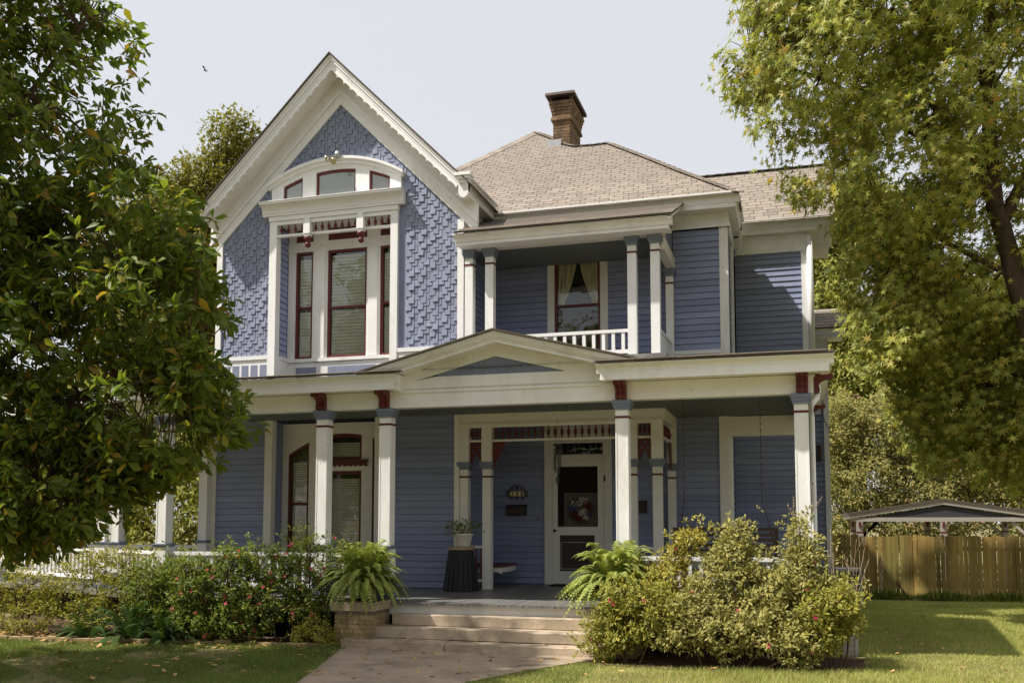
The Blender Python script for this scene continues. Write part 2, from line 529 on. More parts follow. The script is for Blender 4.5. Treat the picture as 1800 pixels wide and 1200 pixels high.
side_boards = MB()          # clapboards of the narrow side walls, past the three hundred large ones
def siding_yz(y0, y1, z0, z1, X, m='blue_paint', sgn=1):
    """Clapboards on a wall that faces +X (sgn 1) or -X."""
    b = MB().box(X - sgn * 0.013, X - sgn * 0.11, y0, y1, z0, z1)
    w = part(b, 'siding_wall', m)
    n = int(math.ceil((z1 - z0) / CLAP - 1e-6))
    e = (z1 - z0) / n
    for i in range(n):
        z = z0 + i * e
        side_boards.prism_xz([(X - sgn * 0.012, z + 0.010), (X + sgn * 0.024, z + 0.010), (X + sgn * 0.003, z + e), (X - sgn * 0.012, z + e)], y0, y1)
    return w

def pane_and_blinds(win, x0, x1, z0, z1, Y, blinds=True, pitch=0.070, cloth=None, tilt=1.25):
    part(MB().box(x0, x1, Y, Y + 0.005, z0, z1), 'pane', 'window_glass', win)
    if blinds:
        n = int((z1 - z0) / pitch)
        s = MB().bar((x0 + 0.01, Y + 0.04, z0 + 0.02), (x1 - 0.01, Y + 0.04, z0 + 0.02), 0.075, 0.003, up=(0, -math.sin(tilt), math.cos(tilt)))
        copies('blind_slat', s, 'blind_slat', win, [(0, 0, i * pitch) for i in range(n)])

def frame_rect(mb, x0, x1, z0, z1, Y0, Y1, w):
    mb.box(x0, x1, Y0, Y1, z0, z0 + w)
    mb.box(x0, x1, Y0, Y1, z1 - w, z1)
    mb.box(x0, x0 + w, Y0, Y1, z0 + w, z1 - w)
    mb.box(x1 - w, x1, Y0, Y1, z0 + w, z1 - w)
    return mb

def sash_window(x0, x1, z0, z1, zm, Y, blinds=True, cloth=None):
    f = frame_rect(MB(), x0, x1, z0, z1, Y, Y + 0.06, 0.05)
    win = part(f, 'window', 'burgundy')
    part(MB().box(x0 + 0.05, x1 - 0.05, Y + 0.012, Y + 0.05, zm - 0.025, zm + 0.025), 'meeting_rail', 'burgundy', win)
    part(MB().box(x0 + 0.04, x1 - 0.04, Y - 0.02, Y + 0.03, z0 - 0.035, z0 - 0.002), 'sill', 'white_paint', win)
    part(MB().box(x0, x1, Y + 0.16, Y + 0.19, z0, z1), 'dark_backing', 'dark_void', win)  # near-black sheet, the darkness of an unlit room painted on
    pane_and_blinds(win, x0 + 0.05, x1 - 0.05, zm + 0.025, z1 - 0.05, Y + 0.035, blinds)
    pane_and_blinds(win, x0 + 0.05, x1 - 0.05, z0 + 0.05, zm - 0.025, Y + 0.045, blinds)
    return win

# ---- gable: shingled wall
GX = -8.84            # centre line of the front gable
gl, gr = -11.58, -6.22
def rake(x, top):     # 45 degree rake lines
    return top - abs(x - GX)
gb = MB().prism_xz([(gl, 4.0), (gr, 4.0), (gr, rake(gr, 11.0)), (GX, 11.0), (gl, rake(gl, 11.0))], YG + 0.78, YG + 0.9)
part(gb, 'gable_backing', 'blue_paint')
gw = MB()
# the wall round the recessed window, behind the shingles
gw.prism_xz([(gl, 4.9), (-10.40, 4.9), (-10.40, rake(-10.40, 10.95)), (gl, rake(gl, 10.95))], YG + 0.02, YG + 0.10)
gw.prism_xz([(-7.54, 4.9), (gr, 4.9), (gr, rake(gr, 10.95)), (-7.54, rake(-7.54, 10.95))], YG + 0.02, YG + 0.10)
gw.prism_xz([(-10.40, 8.45), (-7.54, 8.45), (-7.54, rake(-7.54, 10.95)), (GX, 10.95), (-10.40, rake(-10.40, 10.95))], YG + 0.02, YG + 0.10)
gable = part(gw, 'gable_wall', 'blue_shingle_paint')
SW, SH = 0.1275, 0.137
spots = []
row = 0
z = 5.36
while z < 10.7:
    shift = 0.062 * (row % 2)
    k = 0
    x = gl - 0.12 + shift
    while x < gr:
        xa, xb = max(x + 0.004, gl), min(x + SW - 0.004, gr)
        low = (k % 2 == 0)
        zz = z - (0.070 if low else 0.0)
        xm = (xa + xb) / 2
        if xb - xa > 0.03 and zz + 0.02 < rake(xm, 10.60):
            inside = -10.40 < xm < -7.52 and zz < 8.5
            if inside and xa < -10.40 < xb:
                inside = False
            arch = abs(xm - GX) < 1.5 and zz < 8.85 + 0.40 * (1 - ((xm - GX) / 1.5) ** 2) - 0.1
            if not inside and not arch:
                spots.append((xa, xb, zz, low))
        x += SW
        k += 1
    z += SH
    row += 1
def shingle_geo(mb, xa, xb, zz, low):
    t = (0.028 if low else 0.018) + random.uniform(-0.009, 0.007)
    za = zz + random.uniform(-0.008, 0.008)
    xa += random.uniform(0, 0.005)
    xb -= random.uniform(0, 0.005)
    h = 0.225 if low else 0.155
    mb.prism_yz([(YG + 0.018, za), (YG + 0.012 - t, za), (YG + 0.008, za + h), (YG + 0.018, za + h)], xa, xb)
spots.sort(key=lambda s: -((s[0] > -7.6) * 2.0 + (s[0] < -10.3) * 1.0 + random.random() * 0.01 - s[2] * 0.1))
rest = MB()
for i, s in enumerate(spots):
    if i < 300:
        m1 = MB()
        shingle_geo(m1, *s)
        part(m1, 'shingle', 'blue_shingle_paint', gable)
    else:
        shingle_geo(rest, *s)
part(rest, 'shingle_field', 'blue_shingle_paint', gable, kind='stuff')

# ---- gable: boards
part(MB().box(gl - 0.10, gl + 0.03, YG - 0.035, YG + 0.10, 4.6, 7.86), 'corner_board', 'white_paint')
part(MB().box(gr - 0.04, gr + 0.09, YG - 0.035, YG + 0.10, 4.9, 7.86), 'corner_board', 'white_paint')
fr = MB()
for s in (-1, 1):
    fr.prism_xz([(GX, 10.52), (GX, 11.14), (GX + s * 3.0, 8.14), (GX + s * 3.0, 7.52)], YG - 0.045 - 0.002 * s, YG + 0.02)
    fr.prism_xz([(GX, 10.74), (GX, 10.84), (GX + s * 3.0, 7.84), (GX + s * 3.0, 7.74)], YG - 0.085 - 0.002 * s, YG - 0.047)
part(fr, 'rake_frieze', 'white_paint')
T = 11.36
EV = 2.96
bg_ = MB()
for s in (-1, 1):
    # stacked crown mouldings up the rake (each steps back as it comes down)
    for y0, a, b in ((16.86, 0.0, 0.055), (16.885, 0.055, 0.12), (16.915, 0.12, 0.19)):
        bg_.prism_xz([(GX, T - a), (GX + s * EV, T - a - EV), (GX + s * EV, T - b - EV), (GX, T - b)], y0 - 0.001 * s, 17.0)
part(bg_, 'rake_moulding', 'white_paint')
for s in (-1, 1):
    # scalloped barge board: shallow arcs with small drops between them
    L_ = EV * math.sqrt(2) - 0.15
    n = 19
    up = [(0.0, 0.10), (L_, 0.10)]
    lowp = []
    for i in range(n):
        u0 = L_ * i / n
        du = L_ / n
        for t_, d in ((0.0, 0.258), (0.05, 0.224), (0.08, 0.220), (0.25, 0.211), (0.5, 0.207), (0.75, 0.211), (0.92, 0.220), (0.95, 0.224)):
            lowp.append((u0 + du * t_, d))
    lowp.append((L_, 0.23))
    poly = []
    c45 = math.sqrt(0.5)
    for (u, d) in up[:1] + lowp + up[1:]:
        # u runs down the slope, d drops square to it
        x = s * (u * c45 - d * c45)
        z = -u * c45 - d * c45
        if s * x < 0:
            x = 0.0
        poly.append((GX + x, T + z))
    part(MB().prism_xz(poly, 16.925 - 0.001 * s, 16.975), 'barge_board', 'white_paint')
sf = MB()
for s in (-1, 1):
    sf.prism_xz([(GX, T - 0.22), (GX + s * EV, T - 0.22 - EV), (GX + s * EV, T - 0.25 - EV), (GX, T - 0.25)], 16.99, YG + 0.05 + 0.001 * s)
part(sf, 'rake_soffit', 'cream_paint')
rs = MB()
for s in (-1, 1):
    rs.prism_xz([(GX, T + 0.035), (GX + s * (EV + 0.05), T + 0.035 - EV - 0.05), (GX + s * (EV + 0.05), T - EV - 0.045), (GX, T + 0.005)], 16.82 - 0.001 * s, 24.0)
part(rs, 'gable_roof', 'roof_edge')
# eave returns and the eaves running back
for s in (-1, 1):
    e = GX + s * EV
    zt = T - EV + 0.02
    rt = MB()
    rt.box(e - s * 0.26, e + s * 0.07, 16.80, 17.02, zt + 0.11, zt + 0.17)
    rt.box(e - s * 0.22, e + s * 0.04, 16.83, 17.02, zt + 0.05, zt + 0.11)
    rt.box(e - s * 0.18, e + s * 0.015, 16.86, 17.02, zt - 0.02, zt + 0.05)
    arc = [(e + s * 0.0, zt - 0.02)] + [(e - s * 0.10 + s * 0.10 * math.cos(a), zt - 0.18 - 0.12 * math.sin(a)) for a in [i * math.pi / 8 for i in range(9)]] + [(e - s * 0.20, zt - 0.02)]
    rt.prism_xz(arc, 16.90, 17.01)
    if s > 0:
        part(rt, 'eave_return', 'white_paint')
    ev = MB()
    ev.crown_y(17.02, 18.72, e - s * 0.05, zt + 0.11, 0.17, 0.10, s)
    ev.box(e - s * 0.10, e - s * 0.052, 17.02, 18.72, zt - 0.17, zt - 0.062)
    ev.box(e - s * 0.30, e - s * 0.06, 17.02 if s > 0 else 17.42, 19.1, zt - 0.19, zt - 0.165)
    part(ev, 'eave_cornice', 'white_paint')
sw = MB()
sw.box(gr - 0.06, gr + 0.02, YG + 0.12, YM, 7.35, 8.24)
sw.box(gr + 0.02, gr + 0.05, YG + 0.12, YM, 8.05, 8.24)
sw.box(gr + 0.02, gr + 0.045, YG + 0.12, YG + 0.24, 7.35, 8.05)
sw.box(gr + 0.02, gr + 0.045, YG + 0.62, YG + 0.70, 7.35, 8.05)
part(sw, 'gable_side_boards', 'white_paint')

# ---- gable: base band with blue panels
bb, bb2 = MB(), MB()
bb.box(gl - 0.05, -10.42, YG - 0.055, YG + 0.02, 5.28, 5.36)
bb2.box(-7.52, gr - 0.05, YG - 0.055, YG + 0.02, 5.28, 5.36)
bb.box(gl - 0.03, -10.42, YG - 0.03, YG + 0.015, 4.7, 5.277)
bb2.box(-7.52, gr - 0.05, YG - 0.03, YG + 0.015, 4.7, 5.277)
part(bb, 'base_band', 'white_paint')
part(bb2, 'base_band', 'white_paint')
for k in range(5):
    x0 = gl + 0.12 + k * 0.215
    part(MB().box(x0, x0 + 0.155, YG - 0.036, YG - 0.028, 4.86, 5.17), 'base_panel', 'blue_shingle_paint')

# ---- gable: the recessed triple window of the upper floor
RN = YG + 0.45
part(MB().box(-10.415, -10.25, YG - 0.06, YG + 0.12, 4.7, 8.17), 'niche_post', 'white_paint')
part(MB().box(-7.68, -7.525, YG - 0.06, YG + 0.12, 4.7, 8.17), 'niche_post', 'white_paint')
siding_yz(YG + 0.125, RN - 0.03, 5.36, 8.05, -10.262)
jb = MB()
jb.box(-10.27, -10.20, YG + 0.121, RN, 5.28, 5.355)
jb.box(-10.27, -10.215, YG + 0.121, RN, 4.7, 5.277)
jb.box(-10.25, -7.69, YG + 0.12, RN + 0.1, 8.10, 8.17)
jb.box(-7.69, -7.60, YG + 0.121, RN, 4.7, 8.08)
part(jb, 'niche_jamb', 'white_paint')
nw = MB()
for a, b in ((-10.25, -10.08), (-9.67, -9.33), (-8.43, -8.13), (-7.735, -7.60)):
    nw.box(a, b, RN, RN + 0.10, 5.33, 7.62)
    nw.box(a, b, RN + 0.001, RN + 0.10, 7.83, 8.10)
for a, b in ((-9.60, -9.38), (-8.38, -8.18)):
    nw.box(a, b, RN - 0.03, RN - 0.001, 5.34, 7.64)
nw.box(-10.25, -7.60, RN - 0.012, RN + 0.10, 7.622, 7.828)
nw.box(-10.25, -7.60, RN - 0.055, RN + 0.10, 5.26, 5.33)
nw.box(-10.25, -7.60, RN - 0.02, RN + 0.10, 4.7, 5.258)
part(nw, 'niche_wall', 'white_paint')
pn = MB()
for a, b in ((-10.08, -9.67), (-9.33, -8.43), (-8.13, -7.735)):
    pn.box(a, b, RN + 0.03, RN + 0.09, 7.83, 8.10)
part(pn, 'transom_panel', 'burgundy')
for a, b in ((-10.02, -9.55), (-9.28, -8.20), (-8.05, -7.66)):
    part(MB().box(a, b, RN - 0.026, RN - 0.019, 4.86, 5.15), 'base_panel', 'blue_shingle_paint')
sash_window(-10.08, -9.67, 5.335, 7.618, 6.43, RN + 0.03)
sash_window(-9.33, -8.43, 5.335, 7.618, 6.40, RN + 0.03)
sash_window(-8.13, -7.735, 5.335, 7.618, 6.43, RN + 0.03)

def spindle_prof(h):
    return [(0.012, 0), (0.013, h * 0.22), (0.022, h * 0.27), (0.034, h * 0.36), (0.036, h * 0.46), (0.026, h * 0.52), (0.034, h * 0.57), (0.030, h * 0.66), (0.014, h * 0.74), (0.012, h)]
fz = MB()
fz.box(-10.25, -7.68, YG - 0.055, YG + 0.10, 8.085, 8.168)
fz.box(-10.25, -9.605, YG - 0.03, YG + 0.05, 7.835, 7.885)
fz.box(-9.455, -8.405, YG - 0.03, YG + 0.05, 7.835, 7.885)
fz.box(-8.255, -7.68, YG - 0.03, YG + 0.05, 7.835, 7.885)
frz = part(fz, 'spindle_frieze', 'white_paint')
sp = MB().lathe(spindle_prof(0.20), (0, YG, 7.885), 8)
xs = [-10.25 + 0.645 * (i + 0.5) / 4 for i in range(4)] + [-9.455 + 1.05 * (i + 0.5) / 7 for i in range(7)] + [-8.255 + 0.575 * (i + 0.5) / 4 for i in range(4)]
copies('spindle', sp, 'burgundy', frz, [(x, 0, 0) for x in xs])
for x in (-9.53, -8.33):
    b = MB()
    b.box(x - 0.075, x + 0.075, YG - 0.12, YG + 0.03, 7.84, 8.05)
    b.box(x - 0.06, x + 0.06, YG - 0.105, YG + 0.03, 8.05, 8.165)
    b.box(x - 0.06, x + 0.06, YG - 0.105, YG + 0.03, 7.79, 7.84)
    bl = part(b, 'pendant_block', 'white_paint', frz)
    part(MB().lathe([(0.03, 0.235), (0.085, 0.22), (0.09, 0.18), (0.055, 0.14), (0.035, 0.12), (0.05, 0.10), (0.062, 0.06), (0.05, 0.02), (0.015, 0)], (x, YG - 0.045, 7.555), 12),
         'pendant_drop', 'burgundy', frz, smooth=True)
cn = MB()
cn.crown_x(-10.56, -7.38, YG - 0.10, 8.53, 0.26, 0.17)
cn.box(-10.43, -7.51, YG - 0.085, YG + 0.05, 8.17, 8.268)
cn.box(-10.58, -7.36, YG - 0.285, YG + 0.02, 8.531, 8.545)
part(cn, 'window_cornice', 'white_paint')

# arched panel over the cornice
AC, AHW = -8.92, 1.46
def arch_z(x, off=0.0):
    r = (AHW ** 2 + 0.40 ** 2) / 0.80
    return 8.86 + math.sqrt(max(r * r - (x - AC) ** 2, 0)) - (r - 0.40) + off
YA = YG - 0.07
ap = MB()
def arc_strip(mb, x0, x1, o0, o1, y0, y1, n=10):
    xs_ = [x0 + (x1 - x0) * i / n for i in range(n + 1)]
    mb.prism_xz([(x, arch_z(x, o0)) for x in xs_] + [(x, arch_z(x, o1)) for x in reversed(xs_)], y0, y1)
wins = ((-10.11, -9.66), (-9.36, -8.46), (-8.16, -7.70))
edges = [AC - AHW] + [e for w in wins for e in w] + [AC + AHW]
for i in range(0, len(edges), 2):
    a, b = edges[i], edges[i + 1]
    xs_ = [a + (b - a) * k / 4 for k in range(5)]
    ap.prism_xz([(a, 8.53), (b, 8.53)] + [(x, arch_z(x, 0)) for x in reversed(xs_)], YA, YG + 0.05)
for a, b in wins:
    arc_strip(ap, a, b, 0, -0.11, YA + 0.001, YG + 0.05)
arc_strip(ap, AC - AHW - 0.05, AC + AHW + 0.05, 0.0, 0.065, YA - 0.06, YG + 0.05, 24)
arc_strip(ap, AC - AHW - 0.08, AC + AHW + 0.08, 0.065, 0.12, YA - 0.11, YG + 0.05, 24)
part(ap, 'arched_panel', 'white_paint')
for a, b in wins:
    f = MB()
    n = 8
    xs_ = [a + (b - a) * i / n for i in range(n + 1)]
    f.prism_xz([(x, arch_z(x, -0.112)) for x in xs_] + [(x, arch_z(x, -0.165)) for x in reversed(xs_)], YA + 0.045, YA + 0.09)
    f.box(a, b, YA + 0.045, YA + 0.09, 8.532, 8.575)
    for q0, q1 in ((a, a + 0.045), (b - 0.045, b)):
        f.prism_xz([(q0, 8.575), (q1, 8.575), (q1, arch_z(q1, -0.166)), (q0, arch_z(q0, -0.166))], YA + 0.046, YA + 0.089)
    w = part(f, 'arched_window', 'burgundy')
    xi = [a + 0.046 + (b - a - 0.092) * i / n for i in range(n + 1)]
    part(MB().prism_xz([(a + 0.046, 8.576), (b - 0.046, 8.576)] + [(x, arch_z(x, -0.168)) for x in reversed(xi)], YA + 0.065, YA + 0.07), 'pane', 'window_glass', w)
    part(MB().prism_xz([(a + 0.01, 8.54), (b - 0.01, 8.54)] + [(x, arch_z(x, -0.13)) for x in reversed(xi)], YA + 0.073, YA + 0.083), 'roller_shade', 'shade_cloth', w)

# ---- lower front wall of the gable block
LN = YG + 0.40
siding_xz(gl, -10.44, FL, CE, YG)
part(MB().box(gl - 0.12, gl - 0.002, YG - 0.03, YG + 0.12, FL, CE), 'corner_board', 'cream_paint')
part(MB().box(-10.44, -10.27, YG - 0.04, YG + 0.12, FL, CE), 'niche_post', 'cream_paint')
siding_yz(YG + 0.125, LN - 0.02, FL, CE - 0.02, -10.283)
siding_xz(-7.82, -6.28, FL, CE, YG)
part(MB().box(-7.98, -7.82, YG - 0.04, YG + 0.12, FL, CE), 'niche_post', 'cream_paint')
lw = MB()
for a, b in ((-10.28, -10.14), (-9.66, -9.25), (-8.47, -8.23)):
    lw.box(a, b, LN, LN + 0.09, 1.05, 3.05)
lw.box(-9.25, -8.47, LN + 0.001, LN + 0.09, 2.97, 3.20)
# arched white surround
def low_arch(x):
    return 3.74 - 0.42 * (abs(x + 8.87) / 1.27) ** 2
for a, b, za in ((-10.28, -10.14, 3.05), (-10.14, -9.66, None), (-9.66, -9.25, 3.05), (-9.25, -8.47, None), (-8.47, -8.23, 3.05), (-8.23, -7.98, None)):
    xs_ = [a + (b - a) * i / 5 for i in range(6)]
    if za is None:
        lw.prism_xz([(x, low_arch(x)) for x in xs_] + [(b, 3.96), (a, 3.96)], LN + 0.002, LN + 0.09)
    else:
        lw.box(a, b, LN, LN + 0.09, za, 3.96)
lw.box(-10.28, -7.98, LN - 0.03, LN + 0.09, 0.98, 1.05)
lw.box(-10.28, -7.98, LN, LN + 0.09, FL, 0.978)
part(lw, 'bay_surround', 'cream_paint')
def low_window(a, b, z0, arched, zm, z1=None):
    f = MB()
    w_ = 0.05
    Y = LN + 0.02
    top = (lambda x: low_arch(x) - 0.004) if arched else (lambda x: z1)
    f.box(a, b, Y, Y + 0.06, z0, z0 + w_)
    n = 6
    xs_ = [a + (b - a) * i / n for i in range(n + 1)]
    f.prism_xz([(x, top(x)) for x in xs_] + [(x, top(x) - w_ * 1.3) for x in reversed(xs_)], Y, Y + 0.06)
    for q0, q1 in ((a, a + w_), (b - w_, b)):
        f.prism_xz([(q0, z0 + w_), (q1, z0 + w_), (q1, top(q1) - w_ * 1.3), (q0, top(q0) - w_ * 1.3)], Y + 0.001, Y + 0.059)
    if zm:
        f.box(a + w_, b - w_, Y + 0.01, Y + 0.055, zm - 0.03, zm + 0.03)
    w = part(f, 'window', 'burgundy')
    xi = [a + w_ + (b - a - 2 * w_) * i / n for i in range(n + 1)]
    part(MB().prism_xz([(a + w_, z0 + w_), (b - w_, z0 + w_)] + [(x, top(x) - w_ * 1.3) for x in reversed(xi)], Y + 0.03, Y + 0.035), 'pane', 'window_glass', w)
    zt = min(top(a), top(b)) - w_ * 1.2
    n = int((zt - z0 - 0.1) / 0.05)
    s = MB().bar((a + w_ + 0.01, Y + 0.09, z0 + 0.08), (b - w_ - 0.01, Y + 0.09, z0 + 0.08), 0.05, 0.003, up=(0, -math.sin(1.05), math.cos(1.05)))
    copies('blind_slat', s, 'blind_slat', w, [(0, 0, i * 0.05) for i in range(n)])
    part(MB().box(a, b, Y + 0.14, Y + 0.17, z0, top((a + b) / 2)), 'dark_backing', 'dark_void', w)  # dark sheet in place of an unlit room
low_window(-10.14, -9.66, 1.06, True, 2.30)
low_window(-9.25, -8.47, 3.205, True, None)
low_window(-9.25, -8.47, 1.06, False, None, 2.965)
low_window(-8.23, -7.98, 1.06, True, 2.30)
hd = MB()
hd.box(-9.36, -8.36, LN - 0.07, LN - 0.002, 3.10, 3.19)
hd.box(-9.40, -8.32, LN - 0.10, LN - 0.002, 3.155, 3.19)
for i in range(9):
    x = -9.33 + i * 0.1175
    hd.box(x, x + 0.06, LN - 0.05, LN - 0.002, 3.06, 3.10)
part(hd, 'window_hood', 'burgundy')

# ---- wall under the balcony, entry alcove, right-hand walls
siding_yz(YG + 0.13, YM, FL, CE, -6.225)
siding_xz(-6.2, -4.98, FL, CE, YM)
siding_xz(-3.57, -1.42, FL, CE, YM)
part(MB().box(-1.42, -1.24, YM - 0.05, YM + 0.12, FL, CE), 'corner_post', 'cream_paint')
siding_yz(YM + 0.125, YR, FL, CE, -1.27)
part(MB().box(-1.235, -1.19, YM + 0.12, YM + 0.42, FL, 3.6), 'engaged_column', 'cream_paint')
part(MB().box(-1.24, 0.05, YM - 0.06, YM + 0.08, 3.60, 3.985), 'porch_header', 'cream_paint')
siding_xz(-1.25, 0.24, FL, CE + 0.2, YR)
# upper right walls
siding_xz(-2.28, -1.36, 5.34, 7.79, YM)
part(MB().box(-1.36, -1.19, YM - 0.04, YM + 0.10, 4.9, 7.80), 'corner_board', 'white_paint')
part(MB().box(-2.30, -1.362, YM - 0.06, YM + 0.05, 5.26, 5.34), 'water_table', 'white_paint')
part(MB().box(-2.30, -1.362, YM - 0.03, YM + 0.05, 4.9, 5.258), 'base_band', 'white_paint')
siding_yz(YM + 0.105, YR - 0.05, 4.9, 7.79, -1.22)
part(MB().box(-1.215, -1.15, YM + 0.95, YM + 1.12, 5.0, 7.7), 'pilaster', 'white_paint')
ff = MB()
ff.box(-2.3, -1.17, YM - 0.07, YM + 0.05, 7.80, 8.10)
ff.box(-2.3, -1.14, YM - 0.10, YM + 0.05, 7.80, 7.86)
ff.box(-1.24, -1.17, YM + 0.05, YR, 7.80, 8.10)
part(ff, 'frieze', 'white_paint')
siding_xz(-1.17, 0.22, 4.95, 7.74, YR)
part(MB().box(0.22, 0.34, YR - 0.03, YR + 0.1, 4.9, 7.74), 'corner_board', 'white_paint')
part(MB().box(-1.17, 0.36, YR - 0.06, YR + 0.05, 7.742, 8.13), 'frieze', 'white_paint')
siding_yz(YR + 0.12, 23.1, FL, 7.9, 0.33)

# ---- eaves of the main block and of the right-hand block
me_ = MB()
me_.crown_x(-6.0, -0.93, 18.78, 8.37, 0.20, 0.10)
me_.crown_y(18.885, 20.70, -1.02, 8.369, 0.199, 0.09)
me_.box(-6.0, -1.0, 18.785, 18.88, 8.08, 8.168)
me_.box(-1.10, -1.012, 18.88, 20.70, 8.081, 8.167)
me_.box(-6.0, -1.01, 18.9, YM + 0.02, 8.105, 8.13)
me_.box(-1.20, -1.01, YM + 0.02, 20.9, 8.104, 8.129)
part(me_, 'eave_cornice', 'white_paint')
re_ = MB()
re_.crown_x(-1.0, 0.93, 20.98, 8.43, 0.20, 0.10)
re_.crown_y(21.085, 23.4, 0.84, 8.429, 0.199, 0.09)
re_.box(-1.0, 0.86, 20.985, 21.08, 8.13, 8.228)
re_.box(0.76, 0.85, 21.08, 23.4, 8.131, 8.227)
re_.box(-1.0, 0.84, 21.08, YR, 8.135, 8.155)
re_.box(0.34, 0.84, YR, 23.4, 8.134, 8.154)
part(re_, 'eave_cornice', 'cream_paint')

# ---- roofs
def lerp(a, b, t):
    return tuple(a[i] + (b[i] - a[i]) * t for i in range(3))
SL = 0.77
main_top = [(-0.93, 18.67), (-2.15, 19.98), (-3.16, 21.14), (-4.15, 22.23), (-4.56, 22.21), (-5.0, 22.26), (-5.35, 22.56), (-5.67, 22.96), (-6.29, 23.6), (-6.99, 22.58), (-7.75, 21.52), (-8.80, 20.3), (-6.0, 18.67)]
def mz(y, y0, z0=8.36):
    return z0 + (0.90 if y0 == 20.87 else SL) * (y - y0)
mr = MB()
mr.add([(x, y, mz(y, 18.75)) for x, y in main_top], [tuple(range(len(main_top)))])
back = [(-0.93, 18.67), (-4.15, 22.23), (-4.56, 22.21), (-5.0, 22.26), (-5.35, 22.56), (-5.67, 22.96), (-6.29, 23.6)]
for i in range(len(back) - 1):
    (xa, ya), (xb, yb) = back[i], back[i + 1]
    mr.add([(xa, ya, mz(ya, 18.75)), (xb, yb, mz(yb, 18.75)), (xb + 0.9, yb + 1.2, mz(yb, 18.75) - 1.2), (xa + 0.9 if i else -0.93, ya + 1.2, (mz(ya, 18.75) - 1.2) if i else 8.3)], [(0, 1, 2, 3)])
mr.add([(-6.29, 23.6, mz(23.6, 18.75)), (-8.8, 20.3, mz(20.3, 18.75)), (-11, 23.5, 8.3), (-7, 25, 9)], [(0, 1, 2, 3)])
main_roof = part(mr, 'main_roof', 'roof_edge')
ry0, ry1 = 20.87, 22.95
rr = MB()
rr.add([(-2.6, ry0, mz(ry0, 20.87)), (0.92, ry0, mz(ry0, 20.87)), (0.92, ry1, mz(ry1, 20.87)), (-2.6, ry1, mz(ry1, 20.87))], [(0, 1, 2, 3)])
rr.add([(-2.6, ry1, mz(ry1, 20.87)), (0.92, ry1, mz(ry1, 20.87)), (0.92, 23.4, 8.35), (-2.6, 23.4, 8.35)], [(0, 1, 2, 3)])  # unseen rear slope, cut steep and short so sun reaches the fence
rr.prism_yz([(ry0 + 0.05, mz(ry0, 20.87) - 0.03), (ry1, mz(ry1, 20.87) - 0.04), (23.3, 8.3)], 0.80, 0.86)
right_roof = part(rr, 'right_roof', 'roof_edge')

def interval(poly, y):
    xs_ = []
    n = len(poly)
    for i in range(n):
        (xa, ya), (xb, yb) = poly[i], poly[(i + 1) % n]
        if (ya - y) * (yb - y) < 0:
            xs_.append(xa + (xb - xa) * (y - ya) / (yb - ya))
    xs_.sort()
    return [(xs_[i], xs_[i + 1]) for i in range(0, len(xs_) - 1, 2)]
tabs = []
cosl = 1 / math.sqrt(1 + SL * SL)
ex_y = 0.14 * cosl
def lay(poly, y0off, ystart, yend, tag_):
    y = ystart
    r = 0
    while y < yend:
        for a, b in interval(poly, y + ex_y * 0.5):
            x = -12 + (0.15 if r % 2 else 0.0) + 0.03 * (r % 3)
            while x < b:
                xa, xb = max(x + 0.008, a), min(x + 0.292, b)
                if xb - xa > 0.02:
                    tabs.append((xa, xb, y, y0off, tag_))
                x += 0.30
        y += ex_y
        r += 1
lay(main_top, 18.75, 18.69, 23.6, 'm')
lay([(-2.4, ry0), (0.93, ry0), (0.93, ry1), (-2.4, ry1)], 20.87, ry0, ry1 - 0.02, 'r')
vis = [t for t in tabs if t[0] > -8.0]
vis.sort(key=lambda t: t[2])
def tab_geo(mb, t):
    xa, xb, y, yo, _ = t
    nrm = Vector((0, -SL, 1)).normalized()
    h = 0.011 + random.uniform(-0.002, 0.003)
    a = Vector((xa, y - 0.012, mz(y - 0.012, yo)))
    b = Vector((xb, y - 0.012, mz(y - 0.012, yo)))
    c = Vector((xb, y + ex_y, mz(y + ex_y, yo)))
    d = Vector((xa, y + ex_y, mz(y + ex_y, yo)))
    lo = nrm * 0.002
    mb.hexa([a + lo, b + lo, c + lo, d + lo, a + nrm * h, b + nrm * h, c + nrm * 0.006, d + nrm * 0.006])
rest_m, rest_r = MB(), MB()
pick = {'m': 200, 'r': 100}
for t in vis:
    if pick[t[4]] > 0:
        pick[t[4]] -= 1
        m1 = MB()
        tab_geo(m1, t)
        part(m1, 'roof_shingle', 'roof_shingle', main_roof if t[4] == 'm' else right_roof)
    else:
        tab_geo(rest_m if t[4] == 'm' else rest_r, t)
part(rest_m, 'shingle_field', 'roof_shingle', main_roof, kind='stuff')
part(rest_r, 'shingle_field', 'roof_shingle', right_roof, kind='stuff')
# hip and ridge caps
hip = [(x, y) for x, y in main_top[:11]]
for i in range(len(hip) - 1):
    (xa, ya), (xb, yb) = hip[i], hip[i + 1]
    ln = math.dist(hip[i], hip[i + 1]) * 1.2
    n = max(1, int(ln / 0.22))
    for k in range(n):
        p = (xa + (xb - xa) * k / n, ya + (yb - ya) * k / n)
        q = (xa + (xb - xa) * (k + 1.15) / n, ya + (yb - ya) * (k + 1.15) / n)
        part(MB().bar((p[0], p[1], mz(p[1], 18.75) + 0.03), (q[0], q[1], mz(q[1], 18.75) + 0.018), 0.22, 0.016, up=(0.25, -0.35, 1)), 'ridge_cap', 'roof_shingle', main_roof)
for k in range(14):
    x = -2.4 + k * 0.24
    part(MB().bar((x, ry1 - 0.02, mz(ry1, 20.87) + 0.022), (x + 0.26, ry1 - 0.02, mz(ry1, 20.87) + 0.012), 0.20, 0.016, up=(0, -0.3, 1)), 'ridge_cap', 'roof_shingle', right_roof)

